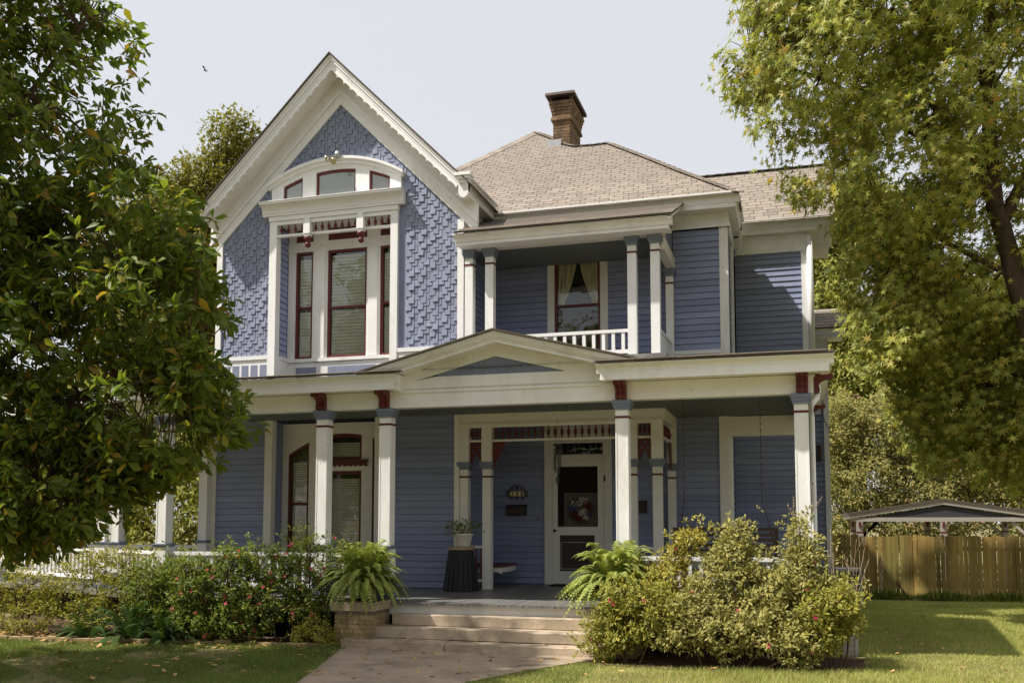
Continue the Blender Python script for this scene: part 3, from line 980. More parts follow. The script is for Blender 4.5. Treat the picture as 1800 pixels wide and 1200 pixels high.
# ---- chimney
CX0, CX1, CY0, CY1 = -5.62, -5.19, 22.6, 23.75
ch = part(MB().box(CX0, CX1, CY0, CY1, 10.0, 12.05), 'chimney', 'mortar')
def brick_ring(x0, x1, y0, y1, z, off, m='chimney_brick', parent=ch, L0=0.205, h=0.068):
    """Bricks of one course on the front (-Y) and right (+X) faces."""
    n = max(2, round((x1 - x0) / L0))
    w = (x1 - x0) / n
    es = [x0] + [x0 + w * (i + off) for i in range(0 if off else 1, n)] + [x1]
    for a, b in zip(es[:-1], es[1:]):
        if b - a > 0.02:
            part(MB().box(a + 0.004, b - 0.004, y0 - 0.012 + random.uniform(-0.004, 0.004), y0 + 0.05, z, z + h), 'brick', m, parent)
    n = max(2, round((y1 - y0) / L0))
    w = (y1 - y0) / n
    es = [y0] + [y0 + w * (i + off) for i in range(0 if off else 1, n)] + [y1]
    for a, b in zip(es[:-1], es[1:]):
        if b - a > 0.02:
            part(MB().box(x1 - 0.05, x1 + 0.012 + random.uniform(-0.004, 0.004), a + 0.004, b - 0.004, z, z + h), 'brick', m, parent)
z = 11.0
c = 0
while z < 11.92:
    brick_ring(CX0, CX1, CY0, CY1, z, 0.5 * (c % 2))
    z += 0.080
    c += 1
for i, ex in enumerate((0.05, 0.02, 0.03, 0.05, 0.07, 0.09)):
    zz = 11.92 + i * 0.080
    part(MB().box(CX0 - ex, CX1 + ex, CY0 - ex, CY1 + ex, zz - 0.004, zz + 0.076), 'corbel_course', 'mortar', ch)
    brick_ring(CX0 - ex, CX1 + ex, CY0 - ex, CY1 + ex, zz, 0.5 * (i % 2))
hb = MB()
for x in (CX0 - 0.05, CX1 + 0.05):
    for y in (CY0 - 0.05, CY1 + 0.05):
        hb.box(x - 0.035, x + 0.035, y - 0.035, y + 0.035, 12.40, 12.51)
hb.box(CX0 - 0.03, CX1 + 0.03, CY0 + 0.1, CY1 - 0.1, 12.40, 12.51)
part(hb, 'cap_posts', 'rust_metal', ch)
part(MB().prism_yz([(CY0 - 0.2, 12.51), (CY1 + 0.2, 12.51), (CY1 + 0.17, 12.585), (CY0 - 0.17, 12.585)], CX0 - 0.16, CX1 + 0.15), 'chimney_cap', 'rust_metal', ch)
part(MB().box(CX0 - 0.12, CX0 + 0.25, CY0 - 0.2, CY0 - 0.01, 10.9, 11.36), 'flashing', 'galvanised', ch)

# ---- balcony
def post(x, y, w, z0, z1, capz, stripez, name, m, up_m=None, capw=0.05):
    p = part(MB().box(x - w / 2, x + w / 2, y - w / 2, y + w / 2, z0, z1), name, m)
    c_ = MB()
    c_.box(x - w / 2 - capw * 0.45, x + w / 2 + capw * 0.45, y - w / 2 - capw * 0.45, y + w / 2 + capw * 0.45, capz[0], capz[0] + (capz[1] - capz[0]) * 0.35)
    c_.box(x - w / 2 - capw * 0.8, x + w / 2 + capw * 0.8, y - w / 2 - capw * 0.8, y + w / 2 + capw * 0.8, capz[0] + (capz[1] - capz[0]) * 0.35, capz[0] + (capz[1] - capz[0]) * 0.6)
    c_.box(x - w / 2 - capw, x + w / 2 + capw, y - w / 2 - capw, y + w / 2 + capw, capz[0] + (capz[1] - capz[0]) * 0.6, capz[1])
    part(c_, 'capital', 'porch_blue', p)
    part(MB().box(x - w / 2 - 0.008, x + w / 2 + 0.008, y - w / 2 - 0.008, y + w / 2 + 0.008, stripez - 0.018, stripez + 0.018), 'stripe', 'burgundy', p)
    return p
YP = YG + 0.06
for x in (-6.03, -5.61, -2.83, -2.40):
    post(x, YP, 0.165, 5.0, 7.22, (7.06, 7.222), 6.93, 'balcony_post', 'white_paint')
post(-2.34, YM - 0.12, 0.15, 5.0, 6.98, (6.84, 6.985), 6.70, 'balcony_post', 'white_paint')
siding_yz(YG + 0.13, YM, 4.95, 7.3, -6.225)
siding_xz(-6.2, -4.90, 4.95, 7.3, YM)
siding_xz(-3.62, -2.34, 4.95, 7.3, YM)
part(MB().box(-6.2, -2.2, YG - 0.1, YM, 4.93, 5.0), 'balcony_deck', 'floor_paint')
bw = MB()
bw.box(-4.90, -4.75, YM - 0.05, YM + 0.08, 4.95, 7.74)
bw.box(-3.78, -3.62, YM - 0.05, YM + 0.08, 4.95, 7.74)
bw.box(-4.75, -3.78, YM - 0.049, YM + 0.08, 7.56, 7.74)
part(bw, 'window_casing', 'cream_paint')
bwin = sash_window(-4.75, -3.78, 5.15, 7.56, 6.41, YM - 0.02, blinds=False)
# gathered curtains tied back
for s in (-1, 1):
    vs, fs = [], []
    nz, nx = 14, 16
    xc = -4.265
    for i in range(nz + 1):
        t = i / nz
        z = 7.50 - t * 1.05
        edge = xc + s * (0.01 + 0.30 * t ** 1.5)
        outer = xc + s * 0.44
        for k in range(nx + 1):
            u = k / nx
            x = edge + (outer - edge) * u
            vs.append((x, YM + 0.075 + 0.022 * math.sin(u * 26 + 0.6 * t), z))
    for i in range(nz):
        for k in range(nx):
            a = i * (nx + 1) + k
            fs.append((a, a + 1, a + nx + 2, a + nx + 1))
    part(MB().add(vs, fs), 'curtain', 'curtain_cloth', bwin, smooth=True)
bf = MB()
bf.box(-6.15, -2.22, YP - 0.07, YP + 0.09, 7.223, 7.30)
bf.box(-2.40, -2.24, YP + 0.09, YM - 0.02, 6.99, 7.24)
part(bf, 'balcony_beam', 'cream_paint')
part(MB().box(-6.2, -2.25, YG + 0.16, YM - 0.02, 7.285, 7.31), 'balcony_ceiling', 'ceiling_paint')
bfa, fa2 = MB(), MB()
bfa.crown_x(-6.20, -2.03, 17.02, 7.42, 0.135, 0.12)
bfa.box(-6.18, -2.09, 17.035, 17.118, 7.222, 7.284)
bfa.box(-6.16, -2.08, 17.12, YP - 0.072, 7.225, 7.25)
bfa.prism_yz([(16.9, 7.36), (16.9, 7.43), (18.72, 8.19), (18.72, 8.10)], -2.10, -2.04)
part(bfa, 'balcony_cornice', 'white_paint')
part(MB().prism_yz([(YP + 0.05, 7.24), (YM - 0.02, 7.24), (YM - 0.02, 8.1), (18.6, 8.05)], -2.34, -2.29), 'gable_infill', 'blue_paint')
broof = part(MB().prism_yz([(16.86, 7.42), (16.86, 7.445), (18.74, 8.235), (18.74, 8.20)], -6.16, -2.0), 'balcony_roof', 'roof_edge')
for r in range(5):
    for k in range(14):
        x = -6.15 + k * 0.30 + (0.15 if r % 2 else 0)
        y = 16.86 + r * 0.128
        s_ = (8.235 - 7.445) / (18.74 - 16.86)
        z = 7.448 + (y - 16.86) * s_
        x1 = min(x + 0.292, -2.0)
        m1 = MB().hexa([(x, y - 0.012, z), (x1, y - 0.012, z), (x1, y + 0.135, z + 0.135 * s_ + 0.003), (x, y + 0.135, z + 0.135 * s_ + 0.003),
                        (x, y - 0.012, z + 0.016), (x1, y - 0.012, z + 0.016), (x1, y + 0.135, z + 0.135 * s_ + 0.009), (x, y + 0.135, z + 0.135 * s_ + 0.009)])
        part(m1, 'shingle_tab', 'roof_shingle', broof)

def railing(p, q, ztop, zbot, pitch, bal=0.045, top_w=0.09, name='porch_railing', m='white_paint'):
    p, q = Vector((p[0], p[1], 0)), Vector((q[0], q[1], 0))
    r = part(MB().bar(p + Vector((0, 0, ztop)), q + Vector((0, 0, ztop)), top_w, 0.06), name, m)
    part(MB().bar(p + Vector((0, 0, zbot)), q + Vector((0, 0, zbot)), 0.06, 0.07), 'bottom_rail', m, r)
    ln = (q - p).length
    n = max(2, int(ln / pitch))
    d = (q - p) / n
    b = MB().box(-bal / 2, bal / 2, -bal / 2, bal / 2, zbot + 0.035, ztop - 0.03)
    copies('baluster', b, m, r, [tuple(p + d * (i + 0.5)) for i in range(n)])
    return r
railing((-5.52, YP), (-2.92, YP), 5.47, 5.08, 0.175, 0.06, 0.08, 'balcony_railing')
railing((-2.37, YP + 0.09), (-2.34, YM - 0.2), 5.47, 5.08, 0.12, 0.06, 0.08, 'balcony_railing')

# ---- porch: floor, ceiling, beams, columns
fb = part(MB().box(-10.8, 0.30, 14.40, 19.2, 0.52, 0.618), 'porch_floor', 'dark_void')
bm_short = MB().box(0.003, 0.097, 14.27, 17.38, 0.62, FL)
bm_long = MB().box(0.003, 0.097, 14.27, 19.18, 0.62, FL)
copies('floorboard', bm_short, 'floor_paint', fb, [(-10.75 + 0.1 * i, random.uniform(-0.012, 0.012), random.uniform(-0.002, 0.002)) for i in range(45)])
copies('floorboard', bm_long, 'floor_paint', fb, [(-6.25 + 0.1 * i, random.uniform(-0.012, 0.012), random.uniform(-0.002, 0.002)) for i in range(66)])
part(MB().box(-10.75, 0.28, 14.37, 14.41, 0.46, 0.618), 'porch_skirt', 'white_paint')
lf = MB().prism_xy([(-10.7, 14.3), (-10.7, 17.4), (-11.5, 18.6), (-18.0, 18.6), (-18.0, 17.1), (-12.95, 15.35)], 0.56, FL - 0.01)
part(lf, 'porch_floor', 'floor_paint')
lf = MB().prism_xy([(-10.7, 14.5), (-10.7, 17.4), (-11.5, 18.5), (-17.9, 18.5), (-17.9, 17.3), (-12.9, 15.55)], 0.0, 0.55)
part(lf, 'crawlspace_shade', 'dark_void')  # near-black block, shade under the side porch put into its colour
part(MB().box(-10.75, -6.9, 14.55, 14.6, 0.0, 0.52), 'crawlspace_shade', 'dark_void')  # near-black sheet painted for the shade under the porch
part(MB().box(-2.2, 0.26, 14.55, 14.6, 0.0, 0.52), 'crawlspace_shade', 'dark_void')
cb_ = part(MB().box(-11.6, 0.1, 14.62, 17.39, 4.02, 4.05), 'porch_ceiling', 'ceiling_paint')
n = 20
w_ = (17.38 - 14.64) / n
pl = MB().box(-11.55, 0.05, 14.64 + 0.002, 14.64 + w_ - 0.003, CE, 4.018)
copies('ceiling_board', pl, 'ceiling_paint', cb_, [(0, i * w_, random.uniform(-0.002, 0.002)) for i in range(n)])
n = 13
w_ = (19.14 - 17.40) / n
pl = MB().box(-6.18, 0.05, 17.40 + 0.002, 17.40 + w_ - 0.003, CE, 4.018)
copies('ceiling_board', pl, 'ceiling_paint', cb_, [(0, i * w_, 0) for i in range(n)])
part(MB().prism_xy([(-11.6, 14.6), (-11.6, 18.6), (-18.0, 18.6), (-18.0, 17.1), (-12.9, 15.3)], CE, 4.05), 'wing_ceiling', 'ceiling_paint')

be = MB()
be.box(-11.5, 0.28, YB, YB + 0.20, 3.795, 4.10)
be.box(-11.5, 0.30, YB - 0.025, YB + 0.001, 4.03, 4.065)
be.box(0.06, 0.27, YB + 0.20, YM + 0.06, 3.797, 4.10)
be.bar((-11.4, YB + 0.1, 3.948), (-12.9, 15.5, 3.948), 0.2, 0.30)
be.bar((-12.9, 15.5, 3.947), (-17.8, 17.25, 3.947), 0.2, 0.30)
part(be, 'porch_beam', 'white_paint')
sof = MB()
sof.box(-11.5, -6.17, 14.10, YB - 0.03, 4.075, 4.098)
sof.box(-2.80, 0.27, 14.10, YB - 0.03, 4.076, 4.099)
sof.box(0.275, 0.47, 14.10, 19.2, 4.077, 4.097)
part(sof, 'porch_soffit', 'cream_paint')
fa, fa2 = MB(), MB()
fa.crown_x(-11.5, -6.10, 14.10, 4.30, 0.135, 0.09, 0.07)
fa.box(-11.5, -6.16, 14.085, 14.17, 4.06, 4.164)
fa.crown_y(14.171, YB, -6.17, 4.299, 0.134, 0.07, 1, 0.1)
fa.box(-6.3, -6.165, 14.171, YB, 4.061, 4.164)
fa2.crown_x(-2.85, 0.56, 14.10, 4.30, 0.135, 0.09, 0.07)
fa2.box(-2.79, 0.49, 14.085, 14.17, 4.06, 4.164)
fa2.crown_y(14.171, 19.2, 0.48, 4.299, 0.134, 0.08, 1, 0.1)
fa2.box(0.38, 0.485, 14.171, 19.2, 4.061, 4.164)
for y0, za, zb, ex in ((14.02, 4.25, 4.30, 0.045), (14.05, 4.205, 4.25, 0.02), (14.075, 4.165, 4.205, 0.0), (14.09, 4.06, 4.165, -0.03)):
    fa.bar((-11.4, y0 + 0.08, (za + zb) / 2), (-13.2, y0 + 0.85, (za + zb) / 2), 0.14, zb - za)
    fa.bar((-13.2, y0 + 0.85, (za + zb) / 2), (-18.2, y0 + 2.5, (za + zb) / 2), 0.14, zb - za)
part(fa, 'porch_fascia', 'white_paint')
part(fa2, 'porch_fascia', 'white_paint')
pr = MB()
pr.prism_yz([(13.98, 4.305), (13.98, 4.335), (YG - 0.06, 4.92), (YG - 0.06, 4.885)], -11.5, -6.05)
pr.prism_yz([(13.98, 4.306), (13.98, 4.336), (YM - 0.065, 5.16), (YM - 0.065, 5.125)], -2.86, 0.58)
pr.prism_yz([(14.4, 4.4), (YG - 0.06, 4.91), (YG - 0.06, 4.88)], -6.05, -2.86)
pr.prism_xy([(-11.5, 13.98), (-11.5, 18.6), (-18.3, 18.6), (-18.3, 16.4), (-13.25, 14.8)], 4.31, 4.34)
proof = part(pr, 'porch_roof', 'roof_edge')
xs_ = [-11.4 + 0.3 * i for i in range(18)] + [-2.84 + 0.3 * i for i in range(11)]
tb = MB().box(0, 0.292, 13.965, 14.12, 4.337, 4.350)
copies('eave_tab', tb, 'roof_shingle', proof, [(x, random.uniform(-0.01, 0.01), 0) for x in xs_])

# pediment over the steps
PX, PZ, PS = -4.46, 4.90, 0.252
pd = MB()
for s in (-1, 1):
    hw = 2.20
    for y0, y1, a, b in ((14.02, 14.16, 0.0, 0.045), (14.04, 14.16, 0.045, 0.075), (14.07, 14.16, 0.075, 0.105), (14.10, 14.20, 0.105, 0.165)):
        pd.prism_xz([(PX, PZ - a), (PX + s * hw, PZ - a - PS * hw), (PX + s * hw, PZ - b - PS * hw), (PX, PZ - b)], y0 - 0.001 * s, y1)
    pd.prism_xz([(PX, PZ - 0.13), (PX + s * hw, PZ - 0.13 - PS * hw), (PX + s * hw, PZ - 0.155 - PS * hw), (PX, PZ - 0.155)], 14.19, YB + 0.02 + 0.001 * s)
    c2 = -4.55
    pd.prism_xz([(c2, 4.79), (c2 + s * 1.75, 4.79 - PS * 1.75), (c2 + s * 1.75, 4.57 - PS * 1.75), (c2, 4.57)], YB - 0.03 - 0.001 * s, YB + 0.02)
pd.prism_xz([(-6.30, 4.10), (-2.78, 4.10), (-2.78, 4.16), (-3.40, 4.28), (-5.58, 4.28), (-6.30, 4.16)], YB - 0.028, YB + 0.03)
ped = part(pd, 'pediment', 'white_paint')
n = 20
for i in range(n):
    a = -5.55 + (2.05) * i / n
    b = a + 2.05 / n - 0.003
    za, zb = 4.575 - PS * abs(a + 4.55), 4.575 - PS * abs(b + 4.55)
    if min(za, zb) > 4.29:
        part(MB().prism_xz([(a, 4.27), (b, 4.27), (b, zb), (a, za)], YB - 0.012, YB + 0.02), 'beadboard', 'porch_blue', ped)
pdr = MB()
for s in (-1, 1):
    hw = 2.34
    pdr.prism_xz([(PX, PZ + 0.032), (PX + s * hw, PZ + 0.032 - PS * hw), (PX + s * hw, PZ + 0.006 - PS * hw), (PX, PZ + 0.006)], 13.97 - 0.001 * s, YG - 0.1)
part(pdr, 'pediment_roof', 'roof_edge')

def porch_column(x, y, w=0.20, m='white_paint', full=True):
    p = part(MB().box(x - w / 2, x + w / 2, y - w / 2, y + w / 2, 1.55, 3.66), 'porch_column', m)
    c_ = MB()
    for za, zb, ex in ((3.645, 3.69, 0.02), (3.69, 3.735, 0.035), (3.735, 3.795, 0.05)):
        c_.box(x - w / 2 - ex, x + w / 2 + ex, y - w / 2 - ex, y + w / 2 + ex, za, zb)
    part(c_, 'capital', 'porch_blue', p)
    part(MB().box(x - w / 2 - 0.008, x + w / 2 + 0.008, y - w / 2 - 0.008, y + w / 2 + 0.008, 3.515, 3.55), 'stripe', 'burgundy', p)
    # inset panel mouldings up the shaft
    pm = MB()
    for sx in (-1, 1):
        pm.box(x + sx * (w / 2 - 0.012) - 0.011, x + sx * (w / 2 - 0.012) + 0.011, y - w / 2 - 0.007, y - w / 2 + 0.001, 1.58, 3.50)
    part(pm, 'panel_moulding', m, p)
    b_ = MB()
    b_.box(x - w / 2 - 0.035, x + w / 2 + 0.035, y - w / 2 - 0.035, y + w / 2 + 0.035, 1.495, 1.53)
    b_.box(x - w / 2 - 0.05, x + w / 2 + 0.05, y - w / 2 - 0.05, y + w / 2 + 0.05, 1.53, 1.552)
    part(b_, 'pedestal_cap', 'porch_blue', p)
    part(MB().box(x - w / 2 - 0.015, x + w / 2 + 0.015, y - w / 2 - 0.015, y + w / 2 + 0.015, 0.98, 1.495), 'pedestal', m, p)
    part(MB().box(x - w / 2 - 0.03, x + w / 2 + 0.03, y - w / 2 - 0.03, y + w / 2 + 0.03, FL, 0.98), 'plinth', 'porch_blue', p)
    return p
for x in (-7.61, -6.46, -2.53, 0.10, -10.72):
    porch_column(x, YC)
for x, y in ((-12.85, 15.6), (-12.42, 15.45), (-16.75, 17.2), (-17.3, 17.4), (-11.80, 17.35)):
    porch_column(x, y)
railing((-7.72, YC), (-10.62, YC), 1.385, 0.86, 0.16)
railing((-7.5, YC), (-6.57, YC), 1.385, 0.86, 0.16)
railing((-2.42, YC), (-0.01, YC), 1.385, 0.86, 0.16)
railing((-10.82, YC + 0.03), (-12.33, 15.4), 1.385, 0.86, 0.16)
railing((-12.95, 15.63), (-16.65, 17.15), 1.385, 0.86, 0.16)
railing((-11.9, 18.4), (-17.5, 18.4), 1.385, 0.86, 0.16)
railing((0.13, YC + 0.1), (0.13, YM), 1.385, 0.86, 0.16)

# burgundy scroll brackets over the columns
def bracket(x, sx=0, y=None):
    """Three-ribbed scroll bracket, facing front (sx 0) or sideways."""
    prof = [(0.0, 3.80), (-0.075, 3.80), (-0.085, 3.86), (-0.065, 3.91), (-0.09, 3.96), (-0.17, 4.0), (-0.25, 4.0), (-0.27, 4.03), (-0.27, 4.075), (0.0, 4.075)]
    b = MB()
    for k, (o, w_, d) in enumerate(((-0.062, 0.045, 0.0), (0.0, 0.06, 0.012), (0.062, 0.045, 0.0))):
        if sx == 0:
            b.prism_yz([(YB + a * (1 - d) - 0.001 - (d if a < 0 else 0), z) for a, z in prof], x + o - w_ / 2, x + o + w_ / 2)
        else:
            b.prism_xz([(x - sx * a + (sx * d if a < 0 else 0), z) for a, z in prof], y + o - w_ / 2, y + o + w_ / 2)
    part(b, 'scroll_bracket', 'burgundy')
for x in (-7.61, -6.46, -2.53, 0.12):
    bracket(x)
bracket(0.275, 1, YC)
bracket(0.275, 1, 18.4)

# ---- entry screen: posts, spindle friezes, fretwork
for x in (-6.115, -5.655, -2.86, -2.405):
    p = post(x, YP, 0.165, FL, 2.93, (2.93, 3.07), 2.79, 'entry_post', 'cream_paint')
    part(MB().box(x - 0.10, x + 0.10, YP - 0.10, YP + 0.10, 3.072, 3.78), 'upper_post', 'cream_paint', p)
p = post(-2.34, YM - 0.16, 0.15, FL, 2.93, (2.93, 3.07), 2.79, 'entry_post', 'cream_paint')
part(MB().box(-2.43, -2.25, YM - 0.25, YM - 0.07, 3.072, 3.78), 'upper_post', 'cream_paint', p)
part(MB().box(-6.30, -6.205, YP - 0.12, YP + 0.08, FL, CE - 0.01), 'entry_pilaster', 'cream_paint')
eh = MB()
eh.box(-6.204, -2.25, YP - 0.09, YP + 0.09, 3.782, CE - 0.005)
eh.box(-6.204, -2.25, YP - 0.115, YP - 0.091, 3.782, 3.81)
eh.box(-2.42, -2.25, YP + 0.09, YM - 0.02, 3.783, CE - 0.006)
part(eh, 'entry_header', 'cream_paint')
ef = MB()
for a, b in ((-6.015, -5.755), (-5.555, -2.96), (-2.76, -2.505)):
    ef.box(a, b, YP - 0.04, YP + 0.04, 3.46, 3.50)
    ef.box(a, b, YP - 0.045, YP + 0.045, 3.735, 3.78)
ef.box(-2.375, -2.305, YP + 0.10, YM - 0.25, 3.46, 3.50)
efz = part(ef, 'spindle_frieze', 'cream_paint')
s_ = MB().lathe(spindle_prof(0.235), (0, 0, 3.50), 8)
offs = [(-6.015 + 0.26 * (i + 0.5) / 3, YP, 0) for i in range(3)] + [(-5.555 + 2.595 * (i + 0.5) / 20, YP, 0) for i in range(20)] + [(-2.76 + 0.255 * (i + 0.5) / 3, YP, 0) for i in range(3)]
offs += [(-2.34, YP + 0.1 + 1.25 * (i + 0.5) / 9, 0) for i in range(9)]
copies('spindle', s_, 'burgundy', efz, offs)
def fret(xa, xb, name='fretwork'):
    """Burgundy panel with a pointed ogee opening and three drilled holes (left as gaps between strips)."""
    xm, hw = (xa + xb) / 2, (xb - xa) / 2
    b = MB()
    def op(u):                                         # height of the opening's edge above its spring, u from -1 to 1
        u = abs(u)
        return 0.30 * (1 - u ** 1.6) ** 0.8 + (0.05 * (1 - u * 5) if u < 0.2 else 0)
    n = 14
    for i in range(n):
        u0, u1 = -1 + 2 * i / n, -1 + 2 * (i + 1) / n
        x0, x1 = xm + hw * u0, xm + hw * u1
        z0 = 2.90 + op(u0 * 0.98 if abs(u0) < 1 else 1)
        z1 = 2.90 + op(u1 * 0.98 if abs(u1) < 1 else 1)
        holes = [(0, 3.385, 0.022, 0.032), (-0.5, 3.30, 0.02, 0.028), (0.5, 3.30, 0.02, 0.028)]
        segs = [(max(z0, z1), 3.458)]
        um = (u0 + u1) / 2
        for hu, hz, hr, hh in holes:
            if abs(um - hu) * hw < hr:
                segs = [s2 for a, c2 in segs for s2 in ((a, hz - hh), (hz + hh, c2)) if s2[1] - s2[0] > 0.004]
        for k, (a, c2) in enumerate(segs):
            if k == 0:
                b.prism_xz([(x0, z0), (x1, z1), (x1, c2), (x0, c2)], YP - 0.012, YP + 0.012)
            else:
                b.box(x0, x1, YP - 0.012, YP + 0.012, a, c2)
    part(b, name, 'burgundy')
fret(-6.015, -5.755)
fret(-2.76, -2.505)
for xa, s in ((-5.555, 1), (-2.96, -1)):
    b = MB()
    pts = [(0, 3.458), (0.25, 3.458), (0.235, 3.38), (0.19, 3.35), (0.20, 3.28), (0.15, 3.24), (0.13, 3.16), (0.07, 3.10), (0.05, 3.0), (0.0, 2.95)]
    b.prism_xz([(xa + s * a, z) for a, z in pts], YP - 0.012, YP + 0.012)
    part(b, 'fret_bracket', 'burgundy')
b = MB()
pts = [(0, 3.458), (0.42, 3.458), (0.40, 3.36), (0.30, 3.32), (0.27, 3.22), (0.17, 3.17), (0.13, 3.05), (0.0, 2.96)]
b.prism_yz([(YM - 0.26 - a, z) for a, z in pts], -2.352, -2.328)
part(b, 'fret_bracket', 'burgundy')
for a, b_ in ((-6.03, -5.74), (-2.775, -2.49)):
    r = part(MB().box(a, b_, YP - 0.03, YP + 0.03, 1.43, 1.48), 'entry_rail', 'cream_paint')
    part(MB().box(a, b_, YP - 0.025, YP + 0.025, 0.80, 0.85), 'bottom_rail', 'cream_paint', r)
    copies('spindle', MB().lathe([(0.014, 0), (0.016, 0.14), (0.032, 0.2), (0.034, 0.3), (0.02, 0.34), (0.03, 0.38), (0.014, 0.46), (0.014, 0.58)], (0, YP, 0.85), 8), 'burgundy', r, [(a + 0.29 * (i + 0.5) / 3, 0, 0) for i in range(3)])

# ---- front door behind a screen door
dc = MB()
dc.box(-4.975, -4.80, YM - 0.05, YM + 0.08, FL, 3.985)
dc.box(-3.72, -3.57, YM - 0.05, YM + 0.08, FL, 3.985)
dc.box(-4.80, -3.72, YM - 0.049, YM + 0.08, 3.58, 3.985)
dc.box(-4.80, -3.72, YM - 0.04, YM + 0.08, 3.19, 3.27)
dc.box(-4.80, -3.72, YM - 0.08, YM + 0.10, FL, 0.71)
part(dc, 'door_casing', 'cream_paint')
tr = part(frame_rect(MB(), -4.80, -3.72, 3.272, 3.578, YM - 0.01, YM + 0.04, 0.035), 'transom', 'cream_paint')
part(MB().box(-4.77, -3.75, YM + 0.012, YM + 0.018, 3.3, 3.55), 'pane', 'window_glass', tr)
part(MB().box(-4.79, -3.73, YM + 0.2, YM + 0.22, 3.275, 3.575), 'dark_backing', 'dark_void', tr)  # room darkness painted as a flat sheet
sd = MB()
ys0, ys1 = YM - 0.035, YM + 0.005
sd.box(-4.795, -4.70, ys0, ys1, 0.715, 3.185)
sd.box(-3.86, -3.725, ys0, ys1, 0.715, 3.185)
sd.box(-4.70, -3.86, ys0, ys1, 3.06, 3.185)
sd.box(-4.70, -3.86, ys0, ys1, 1.66, 1.83)
sd.box(-4.70, -3.86, ys0, ys1, 0.715, 0.93)
sd.box(-4.70, -4.66, ys0, ys1, 0.93, 1.66)
sd.box(-3.93, -3.86, ys0, ys1, 0.93, 1.66)
sdo = part(sd, 'screen_door', 'cream_paint')
part(frame_rect(MB(), -4.64, -3.96, 0.97, 1.52, ys0 + 0.012, ys0 + 0.02, 0.012), 'screen_trim', 'plastic_beige', sdo)
part(MB().box(-4.70, -3.86, ys0 + 0.022, ys0 + 0.025, 1.83, 3.06), 'upper_screen', 'insect_screen', sdo)
part(MB().box(-4.66, -3.93, ys0 + 0.022, ys0 + 0.026, 0.93, 1.66), 'lower_screen', 'screen_mesh', sdo)
part(MB().lathe([(0.012, 0), (0.03, 0.02), (0.032, 0.04), (0.02, 0.055)], (-4.75, ys0 - 0.06, 1.72), 8), 'door_knob', 'dark_metal', sdo)
for z in (1.05, 2.75):
    part(MB().box(-3.735, -3.70, ys0 - 0.02, ys0, z, z + 0.12), 'hinge', 'dark_metal', sdo)
fdm = MB()
fdm.box(-4.79, -3.73, YM + 0.055, YM + 0.09, 0.72, 3.18)
fd = part(fdm, 'front_door', 'dark_wood')
part(MB().box(-4.58, -3.88, YM + 0.040, YM + 0.054, 1.83, 2.52), 'door_window', 'door_panel', fd)
for i in range(9):
    x = -4.56 + i * 0.078
    part(MB().box(x, x + 0.055, YM + 0.032, YM + 0.0395, 1.85, 2.50), 'curtain_fold', 'door_panel', fd)

# ---- rear wing seen past the right corner
siding_xz(0.0, 0.68, FL, 6.3, 24.05)
part(MB().box(0.68, 0.80, 24.0, 24.12, 0.3, 6.3), 'corner_board', 'white_paint')
part(MB().box(0.70, 0.80, 24.12, 24.2, 0.3, 6.3), 'wing_side_wall', 'blue_paint')
wg = MB()
wg.box(0.3, 1.20, 23.6, 23.75, 6.36, 6.48)
wg.box(0.3, 1.17, 23.64, 23.75, 6.28, 6.36)
wg.box(0.3, 1.15, 23.75, 24.25, 6.28, 6.31)
wg.box(0.3, 0.82, 23.95, 24.04, 6.0, 6.28)
wgo = part(wg, 'wing_cornice', 'white_paint')
wr = part(MB().prism_yz([(23.56, 6.48), (23.56, 6.50), (24.3, 7.07), (24.3, 7.0)], 0.3, 1.24), 'wing_roof', 'roof_edge')
for r in range(7):
    for k in range(4):
        x = 0.3 + k * 0.3 - (0.15 if r % 2 else 0)
        y = 23.56 + r * 0.11
        z = 6.503 + (y - 23.56) * 0.77
        xa, xb = max(x, 0.3), min(x + 0.292, 1.24)
        part(MB().hexa([(xa, y - 0.01, z), (xb, y - 0.01, z), (xb, y + 0.12, z + 0.095), (xa, y + 0.12, z + 0.095), (xa, y - 0.01, z + 0.018), (xb, y - 0.01, z + 0.018), (xb, y + 0.12, z + 0.1), (xa, y + 0.12, z + 0.1)]), 'shingle_tab', 'roof_shingle', wr)
wwin = part(frame_rect(MB(), 0.40, 0.62, 4.5, 5.9, 24.0, 24.03, 0.03), 'wing_window', 'white_paint')
part(MB().box(0.43, 0.59, 24.01, 24.016, 4.53, 5.87), 'pane', 'window_glass', wwin)

part(side_boards, 'side_clapboards', 'blue_paint', kind='stuff')

# ---- near-black boxes added inside the house to block light leaks
part(MB().box(-11.5, -6.3, 18.35, 22.8, 0.1, 8.2), 'light_block', 'dark_void')
part(MB().box(-6.29, -1.4, 19.5, 22.8, 0.1, 8.2), 'light_block', 'dark_void')
part(MB().box(-1.39, 0.25, 21.4, 23.0, 0.1, 8.0), 'light_block', 'dark_void')
part(MB().box(-11.4, -6.3, 17.55, 18.3, 4.1, 4.6), 'light_block', 'dark_void')
part(MB().box(-6.2, -1.25, YM + 0.02, YM + 0.10, CE, 4.95), 'floor_band', 'blue_paint')
part(MB().box(-1.30, -1.17, YM + 0.13, YR + 0.02, CE, 4.95), 'floor_band', 'blue_paint')

